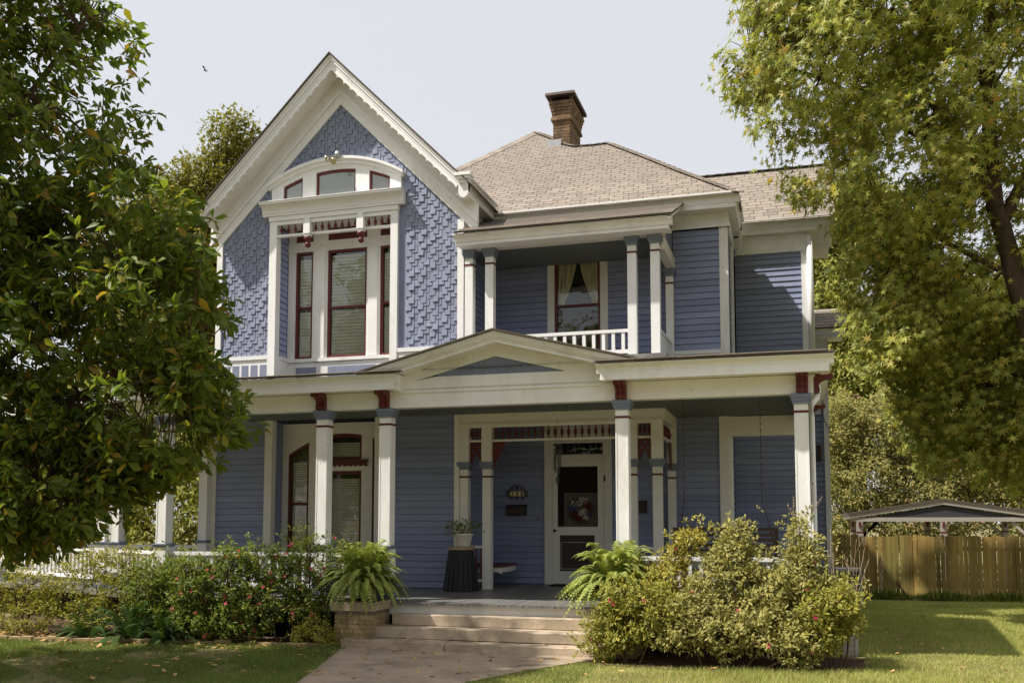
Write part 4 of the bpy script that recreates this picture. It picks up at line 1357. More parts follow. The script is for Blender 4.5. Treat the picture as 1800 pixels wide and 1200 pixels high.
# ---- downspouts
part(MB().tube([(0.40, YR - 0.1, 8.05), (0.40, YR - 0.1, 5.05)], 0.065, 10), 'downspout', 'white_paint', smooth=True)
part(MB().tube([(-1.0, 20.62, 8.1), (-1.05, 20.9, 7.85), (-1.2, 21.08, 7.72)], 0.045, 8), 'downspout', 'white_paint', smooth=True)
part(MB().tube([(0.36, 15.1, 4.07), (0.36, 15.1, 3.90), (0.34, 15.0, 3.78), (0.26, 14.85, 3.68), (0.25, 14.83, 3.5), (0.25, 14.83, 0.25), (0.34, 14.7, 0.12)], 0.042, 10), 'downspout', 'white_paint', smooth=True)
part(MB().tube([(0.4, 23.9, 6.0), (0.42, 23.9, 1.4)], 0.03, 6), 'conduit', 'plastic_beige', smooth=True)
# ------------------------------------------------------------------ front steps and brick piers
st = thing('front_steps', 'worn concrete front steps leading up to the porch', 'steps', (-4.6, 13.9, 0))
def slab(x0, x1, y0, y1, z0, z1, name='step'):
    """A cast slab with a slightly chipped front edge."""
    n = 24
    vs, fs = [], []
    for i in range(n + 1):
        x = x0 + (x1 - x0) * i / n
        c1 = random.uniform(0.004, 0.014) + (0.02 if random.random() < 0.12 else 0)
        vs += [(x, y0, z0), (x, y0, z1 - c1), (x, y0 + c1, z1), (x, y1, z1), (x, y1, z0)]
    for i in range(n):
        for k in range(5):
            a, b = i * 5 + k, i * 5 + (k + 1) % 5
            fs.append((a, b, b + 5, a + 5))
    fs += [(0, 4, 3, 2, 1), tuple(n * 5 + k for k in range(5))]
    part(MB().add(vs, fs), name, 'concrete', st)
slab(-6.75, -5.06, 13.52, 13.95, 0.0, 0.145)
slab(-5.05, -2.80, 13.525, 13.95, 0.0, 0.14)
slab(-6.40, -2.86, 13.83, 14.22, 0.155, 0.315)
slab(-6.16, -2.88, 14.13, 14.40, 0.325, 0.485)
part(MB().box(-6.3, -2.9, 13.9, 14.42, 0.02, 0.15), 'step_footing', 'mortar', st)
part(MB().box(-6.1, -2.9, 14.2, 14.42, 0.16, 0.32), 'step_footing', 'mortar', st)

def pier(x0, x1, y0, y1, label):
    t = thing('brick_pier', label, 'pier', ((x0 + x1) / 2, (y0 + y1) / 2, 0), 'brick piers beside the front steps')
    co = part(MB().box(x0 + 0.012, x1 - 0.012, y0 + 0.012, y1, 0.0, 0.56), 'mortar_core', 'mortar', t)
    z, c = 0.004, 0
    while z < 0.5:
        off = 0.5 * (c % 2)
        n = 3
        w = (x1 - x0) / n
        es = [x0] + [x0 + w * (i + off) for i in range(0 if off else 1, n)] + [x1]
        for a, b in zip(es[:-1], es[1:]):
            part(MB().box(a + 0.005, b - 0.005, y0 + random.uniform(-0.004, 0.003), y0 + 0.09, z, z + 0.064), 'brick', 'tan_brick', t)
        n = 3
        w = (y1 - y0 - 0.1) / n
        es = [y0 + 0.1] + [y0 + 0.1 + w * (i + off) for i in range(0 if off else 1, n)] + [y1]
        for a, b in zip(es[:-1], es[1:]):
            for xa in (x0, x1 - 0.09):
                part(MB().box(xa + random.uniform(-0.003, 0.003), xa + 0.09, a + 0.005, b - 0.005, z, z + 0.064), 'brick', 'tan_brick', t)
        z += 0.0715
        c += 1
    part(MB().box(x0 - 0.045, x1 + 0.045, y0 - 0.045, y1, 0.565, 0.70), 'pier_cap', 'concrete', t)
    return t
pier(-6.93, -6.30, 13.66, 14.36, 'tan brick pier with a concrete cap under the fern beside the pink azaleas')
pier(-2.84, -2.22, 13.66, 14.36, 'tan brick pier with a concrete cap half buried in the grey green shrubs')

# ------------------------------------------------------------------ things on the porch
t = thing('floodlight', 'twin metal floodlight on top of the arched gable window', 'floodlight', (-8.85, 17.2, 9.3))
part(MB().lathe([(0.01, 0.10), (0.055, 0.085), (0.07, 0.03), (0.065, -0.02), (0.03, -0.05)], (-8.80, 17.20, 9.36), 12), 'housing', 'galvanised', t, smooth=True)
for s, d in ((-1, Vector((-0.9, -0.35, -0.25))), (1, Vector((0.0, -0.75, -0.7)))):
    d = d.normalized()
    p0 = Vector((-8.80, 17.17, 9.34)) + (Vector((-0.05, 0, 0)) if s < 0 else Vector((0, -0.02, -0.03)))
    part(MB().tube([p0, p0 + d * 0.09, p0 + d * 0.10, p0 + d * 0.16, p0 + d * 0.20], [0.018, 0.02, 0.035, 0.06, 0.066], 12), 'lamp_head', 'chrome', t, smooth=True)
    part(MB().tube([p0 + d * 0.200, p0 + d * 0.206], [0.058, 0.050], 12), 'lamp_lens', 'lamp_glass', t)

# house number
t = thing('house_number', 'cream tile house number 208 in a black scrolled iron frame with a star', 'sign', (-5.56, 19.1, 2.5))
YW = YM - 0.02
fm = frame_rect(MB(), -5.735, -5.395, 2.445, 2.575, YW - 0.03, YW - 0.01, 0.014)
part(fm, 'frame', 'dark_metal', t)
for i, ch_ in enumerate('208'):
    x = -5.72 + i * 0.105
    tl = part(MB().box(x + 0.001, x + 0.103, YW - 0.026, YW - 0.012, 2.46, 2.56), 'tile', 'tile_cream', t)
    cu = bpy.data.curves.new('digit', 'FONT')
    cu.body = ch_
    cu.size = 0.112
    cu.align_x = 'CENTER'
    cu.extrude = 0.0015
    cu.offset = 0.0012
    tmp = bpy.data.objects.new('digit_source', cu)
    me = bpy.data.meshes.new_from_object(tmp)
    bpy.data.objects.remove(tmp)
    me.transform(Matrix.Translation((x + 0.052, YW - 0.0285, 2.469)) @ Matrix.Rotation(R_(90), 4, 'X'))
    me.materials.clear()
    dg_ = link('digit', me, 'print_black', tl)
sc_ = MB()
def spiral(cx, cz, r, a0, turns, s):
    return [(cx + s * r * (1 - 0.65 * i / 16) * math.cos(a0 + turns * 2 * math.pi * i / 16), YW - 0.02, cz + r * (1 - 0.65 * i / 16) * math.sin(a0 + turns * 2 * math.pi * i / 16)) for i in range(17)]
for s in (-1, 1):
    for cz in (2.545, 2.475):
        sc_.tube(spiral(-5.565 + s * 0.205, cz, 0.034, 2.8, 1.2, s), 0.006, 5)
    sc_.tube(spiral(-5.565 + s * 0.10, 2.625, 0.04, 0.2, 1.2, s), 0.006, 5)
    sc_.tube(spiral(-5.565 + s * 0.13, 2.42, 0.032, 3.2, 1.2, s), 0.006, 5)
    sc_.tube([(-5.565 + s * 0.02, YW - 0.02, 2.70), (-5.565 + s * 0.08, YW - 0.02, 2.675), (-5.565 + s * 0.15, YW - 0.02, 2.63), (-5.565 + s * 0.17, YW - 0.02, 2.575)], 0.006, 5)
sc_.tube(spiral(-5.565, 2.415, 0.03, 1.5, 1.5, 1), 0.006, 5)
part(sc_, 'scrollwork', 'dark_metal', t)
def star(cx, cz, r, y0, y1):
    pts = []
    for i in range(10):
        a = math.pi / 2 + i * math.pi / 5
        q = r if i % 2 == 0 else r * 0.42
        pts.append((cx + q * math.cos(a), cz + q * math.sin(a)))
    return MB().prism_xz(pts, y0, y1)
part(star(-5.565, 2.64, 0.052, YW - 0.026, YW - 0.012), 'star', 'dark_metal', t)

t = thing('mailbox', 'black wall mailbox with three bronze star medallions below the house number', 'mailbox', (-5.56, 19.1, 2.15))
part(MB().box(-5.77, -5.36, YW - 0.11, YW, 2.06, 2.24), 'box_body', 'dark_metal', t)
part(MB().prism_yz([(YW - 0.125, 2.235), (YW - 0.125, 2.25), (YW, 2.29), (YW, 2.24)], -5.785, -5.345), 'lid', 'dark_metal', t)
for x in (-5.70, -5.585, -5.47):
    r = MB()
    for i in range(20):
        a0, a1 = i * math.pi / 10, (i + 1) * math.pi / 10
        r.bar((x + 0.044 * math.cos(a0), YW - 0.113, 2.145 + 0.044 * math.sin(a0)), (x + 0.044 * math.cos(a1), YW - 0.113, 2.145 + 0.044 * math.sin(a1)), 0.008, 0.008, up=(0, 1, 0))
    rg = part(r, 'medallion', 'star_bronze', t)
    part(star(x, 2.145, 0.034, YW - 0.118, YW - 0.108), 'star', 'star_bronze', rg)
t = thing('doorbell', 'small round black doorbell with a white button beside the screen door', 'doorbell', (-5.11, 19.15, 1.99))
part(MB().prism_xz([(-5.115 + 0.028 * math.cos(i * math.pi / 8), 1.99 + 0.035 * math.sin(i * math.pi / 8)) for i in range(16)], YW - 0.02, YW), 'plate', 'dark_metal', t)
part(MB().prism_xz([(-5.115 + 0.012 * math.cos(i * math.pi / 6), 1.99 + 0.012 * math.sin(i * math.pi / 6)) for i in range(12)], YW - 0.03, YW - 0.0205), 'button', 'pot_white', t)
t = thing('wall_plaque', 'dark square plaque on the wall to one side of the door behind the porch column', 'plaque', (-2.95, 19.1, 2.2))
part(MB().box(-3.06, -2.86, YW - 0.02, YW, 2.10, 2.36), 'plate', 'rust_metal', t)
part(frame_rect(MB(), -3.06, -2.86, 2.10, 2.36, YW - 0.026, YW - 0.021, 0.014), 'rim', 'dark_metal', t)

# wind chime
t = thing('wind_chime', 'dark green tubular wind chime hanging in front of the door', 'wind chime', (-4.22, 17.2, 3.4))
part(MB().tube([(-4.22, 17.2, 3.80), (-4.22, 17.2, 3.52)], 0.004, 4), 'hanger', 'dark_metal', t)
part(MB().tube([(-4.22, 17.2, 3.52), (-4.30, 17.2, 3.36)], 0.003, 4).tube([(-4.22, 17.2, 3.52), (-4.14, 17.2, 3.36)], 0.003, 4), 'cords', 'dark_metal', t)
part(MB().lathe([(0.02, 0.04), (0.07, 0.03), (0.09, 0.0), (0.085, -0.012)], (-4.22, 17.2, 3.34), 12), 'top_disc', 'chime_green', t)
for i in range(6):
    a = i * math.pi / 3 + 0.3
    ln = 0.34 + 0.03 * i
    part(MB().tube([(-4.22 + 0.06 * math.cos(a), 17.2 + 0.06 * math.sin(a), 3.29), (-4.22 + 0.06 * math.cos(a), 17.2 + 0.06 * math.sin(a), 3.29 - ln)], 0.011, 8), 'chime_tube', 'chime_green', t)
part(MB().lathe([(0.01, 0.01), (0.04, 0.0), (0.01, -0.01)], (-4.22, 17.2, 3.10), 10), 'striker', 'chime_green', t)
part(MB().tube([(-4.22, 17.2, 3.33), (-4.22, 17.2, 2.75)], 0.003, 4), 'clapper_cord', 'dark_metal', t)
part(MB().prism_xz([(-4.22 + 0.035 * math.cos(i * math.pi / 6), 2.70 + 0.07 * math.sin(i * math.pi / 6)) for i in range(12)], 17.197, 17.203), 'wind_sail', 'chime_green', t)

# wreath on the front door, in front of its window
def orient_mesh(verts, faces, mats4):
    """Stack transformed copies of a small shape."""
    mb = MB()
    for M in mats4:
        mb.add([tuple(M @ Vector(v)) for v in verts], faces)
    return mb
LEAF_V = [(0, 0, 0), (0.45, -0.22, 0.05), (1.0, 0, -0.04), (0.45, 0.22, 0.05)]
LEAF_F = [(0, 1, 2), (0, 2, 3)]
t = thing('door_wreath', 'round wreath of red, white and blue flowers on the front door', 'wreath', (-4.22, 19.2, 2.17))
WC = Vector((-4.225, YM + 0.012, 2.175))
ms = []
for i in range(260):
    a = random.uniform(0, 2 * math.pi)
    r = 0.21 + random.uniform(-0.06, 0.06)
    p = WC + Vector((r * math.cos(a), -random.uniform(0, 0.03), r * math.sin(a)))
    q = Matrix.Rotation(random.uniform(0, 6.28), 4, 'Y') @ Matrix.Rotation(random.uniform(-0.6, 0.6), 4, 'Z')
    ms.append(Matrix.Translation(p) @ q @ Matrix.Scale(random.uniform(0.05, 0.09), 4))
part(orient_mesh(LEAF_V, LEAF_F, ms), 'greenery', 'fern_leaf_dark', t, kind='stuff')
def flower5(c, r, m, par, name='flower', n=5, tilt=0.3):
    mm = []
    for i in range(n):
        q = Matrix.Rotation(i * 2 * math.pi / n + random.random() * 0.3, 4, 'Y') @ Matrix.Rotation(tilt, 4, 'Z')
        mm.append(Matrix.Translation(c) @ q @ Matrix.Rotation(R_(90), 4, 'X') @ Matrix.Scale(r, 4))
    return part(orient_mesh([(0, 0, 0), (0.5, -0.25, 0.06), (1, 0, 0), (0.5, 0.25, 0.06)], LEAF_F, mm), name, m, par)
for m, lst in (('white_petal', [(-0.14, 0.13), (0.03, 0.20), (0.11, 0.19), (0.02, -0.06), (0.09, -0.03), (0.12, -0.15), (-0.02, 0.13)]),
               ('red_petal', [(-0.11, -0.11), (-0.06, -0.17), (-0.14, -0.05), (0.14, 0.08), (0.18, 0.03), (0.12, 0.13), (-0.02, -0.2)]),
               ('blue_petal', [(-0.17, 0.04), (-0.12, 0.06), (-0.2, 0.0), (-0.08, 0.14), (0.17, -0.08)])):
    for x, z in lst:
        flower5(WC + Vector((x, -0.035, z)), 0.085, m, t, tilt=-0.25)

# built-in bench inside the entry
t = thing('entry_bench', 'wall bench with a burgundy seat and a white scalloped apron in the entry', 'bench', (-5.9, 18.3, 0.66))
part(MB().box(-6.19, -5.43, 17.75, 18.75, 1.06, 1.10), 'seat', 'burgundy', t)
ap_ = [(-6.18, 1.055)] + [(-6.18 + 0.70 * i / 14, 0.93 + 0.035 * abs(math.sin(i * math.pi / 4.66)) ) for i in range(15)] + [(-5.45, 1.055)]
part(MB().prism_xz(ap_, 17.79, 17.82), 'apron', 'cream_paint', t)
part(MB().box(-5.49, -5.46, 17.82, 18.68, 0.96, 1.055), 'end_apron', 'cream_paint', t)
part(MB().prism_xz([(-6.19, 0.72), (-6.12, 0.75), (-5.7, 1.05), (-6.19, 1.05)], 18.2, 18.24), 'bracket', 'cream_paint', t)

# tapered dark stand with a slab top and a potted plant on it
t = thing('plant_stand', 'tall dark tapered wooden stand with a tan slab top on the porch', 'plant stand', (-5.98, 16.85, FL))
SC = (-5.985, 16.88, FL)
prof = [(0.325, 0.0), (0.315, 0.03), (0.225, 0.745), (0.22, 0.75)]
part(MB().lathe(prof, SC, 20), 'barrel', 'charcoal_wood', t)
for i in range(20):
    a = i * 2 * math.pi / 20
    b = MB()
    p = Vector((SC[0] + 0.327 * math.cos(a), SC[1] + 0.327 * math.sin(a), SC[2] + 0.01))
    q = Vector((SC[0] + 0.229 * math.cos(a), SC[1] + 0.229 * math.sin(a), SC[2] + 0.74))
    b.bar(p, q, 0.075, 0.012, up=(math.cos(a), math.sin(a), 0))
    part(b, 'stave', 'charcoal_wood', t)
part(MB().lathe([(0.245, 0.0), (0.26, 0.01), (0.26, 0.055), (0.24, 0.065)], (SC[0], SC[1], FL + 0.752), 16), 'slab_top', 'tan_slab', t)
t = thing('potted_plant', 'leafy green houseplant in a white pot on the dark stand', 'plant', (-5.95, 16.85, FL + 0.82))
PC = (-5.93, 16.86, FL + 0.818)
part(MB().lathe([(0.115, 0.0), (0.125, 0.01), (0.165, 0.20), (0.178, 0.205), (0.178, 0.235), (0.16, 0.24), (0.15, 0.20)], PC, 18), 'pot', 'pot_white', t, smooth=True)
part(MB().lathe([(0.0, 0.0), (0.15, 0.0)], (PC[0], PC[1], PC[2] + 0.215), 14), 'soil', 'mulch', t)
ms = []
for i in range(190):
    a = random.uniform(0, 6.28)
    r = random.uniform(0, 0.26) ** 0.8
    p = Vector((PC[0] + r * math.cos(a), PC[1] + r * math.sin(a), PC[2] + 0.25 + random.uniform(0, 0.30) * (1 - r)))
    ms.append(Matrix.Translation(p) @ Matrix.Rotation(a, 4, 'Z') @ Matrix.Rotation(random.uniform(-0.2, 0.9), 4, 'Y') @ Matrix.Rotation(random.uniform(-0.7, 0.7), 4, 'X') @ Matrix.Scale(random.uniform(0.06, 0.1), 4))
part(orient_mesh(LEAF_V, LEAF_F, ms), 'foliage', 'azalea_leaf_deep', t, kind='stuff')
b = MB()
for i in range(16):
    a = random.uniform(0, 6.28)
    ln = random.uniform(0.3, 0.55)
    pts = []
    for k in range(7):
        u = k / 6
        pts.append((PC[0] + math.cos(a) * ln * u, PC[1] + math.sin(a) * ln * u, PC[2] + 0.25 + 0.45 * ln * math.sin(u * 2.6) - 0.12 * u * u))
    b.tube(pts, [0.004] * 6 + [0.001], 4)
part(b, 'trailing_leaf', 'fern_leaf', t)
part(MB().box(-4.75, -3.75, 18.55, 19.05, FL + 0.002, FL + 0.018), 'door_mat', 'rubber_mat', None, label='dark rubber mat on the porch boards in front of the screen door', category='mat')

# porch swing seen from behind
t = thing('porch_swing', 'dark slatted wooden swing hung on chains behind the porch rail', 'porch swing', (-1.1, 16.0, 1.2))
X0, X1 = -1.95, -0.28
for i in range(6):
    z = 1.36 + i * 0.085
    part(MB().box(X0 + 0.01 * i % 0.02, X1, 15.88 - i * 0.018, 15.90 - i * 0.018, z, z + 0.055), 'back_slat', 'dark_wood', t)
for x in (X0 + 0.03, (X0 + X1) / 2, X1 - 0.03):
    part(MB().bar((x, 15.93, 1.10), (x, 15.82, 1.84), 0.05, 0.03, up=(0, 1, 0)), 'back_stile', 'dark_wood', t)
for i in range(5):
    part(MB().box(X0, X1, 15.95 + i * 0.10, 16.03 + i * 0.10, 1.12, 1.145), 'seat_slat', 'dark_wood', t)
for x in (X0, X1 - 0.05):
    part(MB().box(x, x + 0.05, 15.88, 16.45, 1.38, 1.41), 'arm', 'dark_wood', t)
    part(MB().box(x, x + 0.05, 16.38, 16.43, 1.10, 1.38), 'arm_post', 'dark_wood', t)
    part(MB().box(x, x + 0.05, 15.9, 16.45, 1.08, 1.118), 'seat_rail', 'dark_wood', t)
for x in (X0 + 0.18, X1 - 0.25):
    xo = X0 + 0.02 if x < -1.1 else X1 - 0.02
    c_ = MB()
    def chain(p, q, c_=c_):
        p, q = Vector(p), Vector(q)
        n = max(3, int((q - p).length / 0.055))
        d = (q - p) / n
        for k in range(n):
            a = p + d * k
            c_.bar(a, a + d * 0.93, 0.016 if k % 2 else 0.006, 0.006 if k % 2 else 0.016, up=(1, 0, 0))
    chain((x, 16.0, CE), (x, 16.0, 2.28))
    chain((x, 16.0, 2.28), (xo, 15.90, 1.40))
    chain((x, 16.0, 2.28), (xo, 16.40, 1.40))
    part(c_, 'chain', 'rust_metal', t)
def pillow(c, label, rot):
    n = 8
    vs, fs = [], []
    for s in (-1, 1):
        for i in range(n + 1):
            for k in range(n + 1):
                u, v = -1 + 2 * i / n, -1 + 2 * k / n
                th = 0.07 * max(0, (1 - u * u) * (1 - v * v)) ** 0.5
                p = Matrix.Rotation(rot, 3, 'Y') @ Vector((u * 0.22 * (1 - 0.06 * v * v), s * th, v * 0.22 * (1 - 0.06 * u * u)))
                vs.append((c[0] + p.x, c[1] + p.y, c[2] + p.z))
    m_ = (n + 1) ** 2
    for s in range(2):
        for i in range(n):
            for k in range(n):
                a = s * m_ + i * (n + 1) + k
                fs.append((a, a + 1, a + n + 2, a + n + 1))
    o = part(MB().add(vs, fs), 'pillow', 'pillow_cloth', None, smooth=True)
    tag(o, label, 'pillow', 'pillows on the porch swing')
pillow((-0.72, 16.05, 1.42), 'pale cushion leaning at the downspout end of the porch swing', 0.5)
pillow((-1.72, 16.05, 1.40), 'pale cushion leaning at the end of the porch swing near the door', -0.4)

# ------------------------------------------------------------------ yard objects
t = thing('air_conditioner', 'pale outdoor air conditioner with a wire cage beside the wooden fence', 'air conditioner', (1.0, 23.5, 0))
ax0, ax1, ay0, ay1 = 0.84, 1.40, 23.3, 24.0
part(MB().box(ax0 + 0.03, ax1 - 0.03, ay0 + 0.03, ay1 - 0.03, 0.08, 0.80), 'coil', 'dark_metal', t)
part(MB().box(ax0 - 0.05, ax1 + 0.05, ay0 - 0.05, ay1 + 0.05, 0.0, 0.08), 'pad', 'concrete', t)
part(MB().box(ax0, ax1, ay0, ay1, 0.80, 0.86), 'top', 'plastic_beige', t)
part(MB().box(ax0 - 0.003, ax1 + 0.003, ay0 - 0.003, ay1 + 0.003, 0.50, 0.54), 'band', 'plastic_beige', t)
for x in (ax0 + 0.02, ax1 - 0.02):
    part(MB().box(x - 0.02, x + 0.02, ay0 - 0.002, ay0 + 0.035, 0.08, 0.80), 'corner_leg', 'plastic_beige', t)
wb = MB()
for i in range(1, 9):
    x = ax0 + (ax1 - ax0) * i / 9
    wb.box(x - 0.004, x + 0.004, ay0 + 0.002, ay0 + 0.010, 0.08, 0.80)
    y = ay0 + (ay1 - ay0) * i / 9
    wb.box(ax1 - 0.012, ax1 - 0.004, y - 0.004, y + 0.004, 0.08, 0.80)
for i in range(1, 9):
    z = 0.08 + 0.72 * i / 9
    wb.box(ax0, ax1, ay0 + 0.011, ay0 + 0.017, z - 0.004, z + 0.004)
    wb.box(ax1 - 0.018, ax1 - 0.0125, ay0, ay1, z - 0.004, z + 0.004)
part(wb, 'wire_guard', 'galvanised', t)

t = thing('utility_box', 'low pale plastic box on the grass at the end of the shrubs', 'utility box', (0.75, 14.5, 0))
part(MB().box(0.50, 0.82, 14.95, 15.3, 0.0, 0.40), 'box_body', 'plastic_beige', t)
part(MB().box(0.48, 0.84, 14.93, 15.32, 0.40, 0.47), 'lid', 'plastic_beige', t)
for i in range(4):
    part(MB().box(0.53, 0.79, 14.935, 14.949, 0.07 + i * 0.085, 0.12 + i * 0.085), 'louvre', 'plastic_beige', t)

# fence
t = thing('wooden_fence', 'weathered mossy wooden picket fence with dog eared tops behind the lawn', 'fence', (3.5, 26.3, 0))
FA, FB = Vector((0.9, 26.25, 0)), Vector((6.6, 26.05, 0))
npk = 54
d = (FB - FA) / npk
for i in range(npk):
    p = FA + d * (i + 0.5)
    w = d.length - random.choice((0.003, 0.004, 0.006, 0.012))
    h = 1.58 + random.uniform(-0.035, 0.03)
    le = random.uniform(-0.014, 0.014)
    y = p.y + random.uniform(-0.006, 0.006)
    part(MB().prism_xz([(p.x - w / 2, 0.04), (p.x + w / 2, 0.04), (p.x + w / 2 + le, h - 0.025), (p.x + w / 2 - 0.02 + le, h), (p.x - w / 2 + 0.02 + le, h), (p.x - w / 2 + le, h - 0.025)], y, y + 0.016), 'picket', 'fence_wood', t)
for z in (0.35, 1.25):
    part(MB().bar(FA + Vector((0, 0.045, z)), FB + Vector((0, 0.045, z)), 0.04, 0.09), 'fence_rail', 'fence_wood', t)
for i in range(4):
    p = FA + (FB - FA) * (0.02 + 0.32 * i)
    part(MB().box(p.x - 0.045, p.x + 0.045, p.y + 0.07, p.y + 0.16, 0, 1.5), 'fence_post', 'fence_wood', t)

t = thing('garden_stake', 'thin metal garden stake with a diamond finial standing by the fence', 'garden stake', (1.98, 25.7, 0))
part(MB().tube([(1.99, 25.7, 0.0), (1.99, 25.7, 0.72)], 0.010, 6), 'rod', 'galvanised', t)
dm = MB()
for a in range(4):
    an = a * math.pi / 2 + 0.4
    c, s = 0.075 * math.cos(an), 0.075 * math.sin(an)
    dm.tube([(1.99, 25.7, 0.66), (1.99 + c, 25.7 + s, 0.80), (1.99, 25.7, 1.08)], 0.009, 5)
part(dm, 'diamond_finial', 'tan_slab', t)
part(MB().bar((2.35, 25.9, 0.45), (2.62, 25.85, 0.05), 0.03, 0.03), 'leaning_stick', 'dark_wood', None, label='dark stick leaning against the foot of the wooden fence', category='stick')

# open pavilion behind the fence
t = thing('garden_pavilion', 'open garden pavilion with a low gable roof behind the wooden fence', 'pavilion', (4.1, 31.5, 0))
YPV0, YPV1 = 30.0, 34.0
AX, AZ, EX, EZ = 4.05, 2.54, 2.55, 2.14
sl = (AZ - EZ) / EX
rf = MB()
for s in (-1, 1):
    rf.prism_xz([(AX, AZ + 0.05), (AX + s * (EX + 0.06), EZ + 0.05 - sl * 0.06), (AX + s * (EX + 0.06), EZ - sl * 0.06), (AX, AZ)], YPV0 - 0.06, YPV1)
part(rf, 'roof', 'roof_edge', t)
rk = MB()
for s in (-1, 1):
    rk.prism_xz([(AX, AZ), (AX + s * EX, EZ), (AX + s * EX, EZ - 0.12), (AX, AZ - 0.12)], YPV0 - 0.03 - 0.002 * s, YPV0 + 0.02)
    rk.box(AX + s * (EX - 0.02) - 0.02, AX + s * (EX - 0.02) + 0.02, YPV0 + 0.02, YPV1, EZ - 0.13, EZ - 0.005)
part(rk, 'rake_board', 'pavilion_paint', t)
part(MB().prism_xz([(AX - 2.1, 2.05), (AX + 2.1, 2.05), (AX, AZ - 0.13)], YPV0 + 0.03, YPV0 + 0.06), 'gable_panel', 'pavilion_dark', t)
pb = MB()
pb.box(AX - 2.35, AX + 2.35, YPV0 + 0.0, YPV0 + 0.16, 1.93, 2.05)
pb.box(AX - 2.35, AX + 2.35, YPV1 - 0.5, YPV1 - 0.34, 1.93, 2.05)
pb.box(AX - 2.35, AX - 2.19, YPV0 + 0.16, YPV1 - 0.5, 1.94, 2.04)
pb.box(AX + 2.19, AX + 2.35, YPV0 + 0.16, YPV1 - 0.5, 1.94, 2.04)
part(pb, 'tie_beam', 'pavilion_paint', t)
part(MB().box(AX - 2.3, AX + 2.3, YPV0 + 0.2, YPV1 - 0.55, 2.045, 2.07), 'pavilion_ceiling', 'ceiling_paint', t)
for y in (YPV0 + 0.08, YPV1 - 0.42):
    for x in (AX - 2.27, AX, AX + 2.27):
        pp = part(MB().box(x - 0.09, x + 0.09, y - 0.079, y + 0.079, 0, 1.928), 'post', 'pavilion_paint', t)
        part(MB().box(x - 0.098, x + 0.098, y - 0.088, y + 0.088, 1.60, 1.64), 'stripe', 'burgundy', pp)
        part(MB().box(x - 0.03, x + 0.03, y - 0.12, y - 0.08, 1.76, 1.92), 'bracket', 'burgundy', pp)
    for x, s in ((AX - 2.2, 1), (AX + 2.2, -1), (AX + 0.6, -1) if y > 32 else (AX - 2.2, 1)):
        part(MB().bar((x, y, 1.50), (x + s * 0.42, y, 1.92), 0.07, 0.08), 'brace', 'pavilion_paint', t)

# service cables at the back corner
cb = thing('service_cable', 'thin black service cables strung from the back corner of the house', 'cable', (0.8, 23.9, 4.0))
for (p, q, sag) in (((0.78, 23.95, 4.05), (6.5, 30.0, 5.4), 0.5), ((0.78, 23.95, 3.75), (6.5, 29.0, 4.6), 0.6), ((0.6, 23.9, 4.6), (0.86, 23.9, 4.0), 0.05)):
    pts = []
    for i in range(13):
        u = i / 12
        pts.append((p[0] + (q[0] - p[0]) * u, p[1] + (q[1] - p[1]) * u, p[2] + (q[2] - p[2]) * u - sag * 4 * u * (1 - u)))
    part(MB().tube(pts, 0.008, 5), 'cable', 'cable_black', cb)
part(MB().box(0.50, 0.60, 23.86, 23.98, 3.35, 3.75), 'meter_box', 'rust_metal', cb)

# bird high in the sky
t = thing('bird', 'small dark bird flying high in the pale sky', 'bird', (-41.78, 60.0, 35.6))
part(MB().tube([(-41.95, 60, 35.66), (-41.85, 60, 35.63), (-41.72, 60, 35.56), (-41.6, 60, 35.5)], [0.01, 0.05, 0.05, 0.01], 6), 'body', 'dark_metal', t)
for s in (-1, 1):
    part(MB().add([(-41.82, 60, 35.62), (-41.72, 60, 35.58), (-41.70, 60 + s * 0.30, 35.80), (-41.86, 60 + s * 0.34, 35.84)], [(0, 1, 2, 3)]).add([(-41.82, 60, 35.615), (-41.72, 60, 35.575), (-41.70, 60 + s * 0.30, 35.795), (-41.86, 60 + s * 0.34, 35.835)], [(3, 2, 1, 0)]), 'wing', 'dark_metal', t)

# brick edging of the left bed
t = thing('bed_edging', 'row of flat tan bricks edging the mulch bed along the lawn', 'brick edging', (-9, 13.5, 0))
edge = [(-12.6, 12.85), (-9.64, 13.28), (-8.26, 14.0), (-7.05, 14.0), (-6.95, 13.9)]
edge = [(-12.6, 12.85), (-10.9, 13.1), (-9.64, 13.28), (-8.6, 13.42), (-7.6, 13.46), (-6.85, 13.46)]
for (a, b) in zip(edge[:-1], edge[1:]):
    a, b = Vector((*a, 0)), Vector((*b, 0))
    n = max(1, int((b - a).length / 0.21))
    for i in range(n):
        if random.random() < 0.07:
            continue
        p, q = a + (b - a) * ((i + 0.03) / n), a + (b - a) * ((i + 0.97) / n)
        dz = random.uniform(-0.012, 0.012)
        off = Vector((random.uniform(-0.01, 0.01), random.uniform(-0.015, 0.015), 0.03 + dz))
        part(MB().bar(p + off, q + off + Vector((0, random.uniform(-0.012, 0.012), 0)), 0.10, 0.075), 'brick', 'tan_brick', t)
# ------------------------------------------------------------------ vegetation
def unit(a):
    return a / np.maximum(np.linalg.norm(a, axis=1, keepdims=True), 1e-9)

def rand_dir(n):
    return unit(rng.normal(size=(n, 3)))

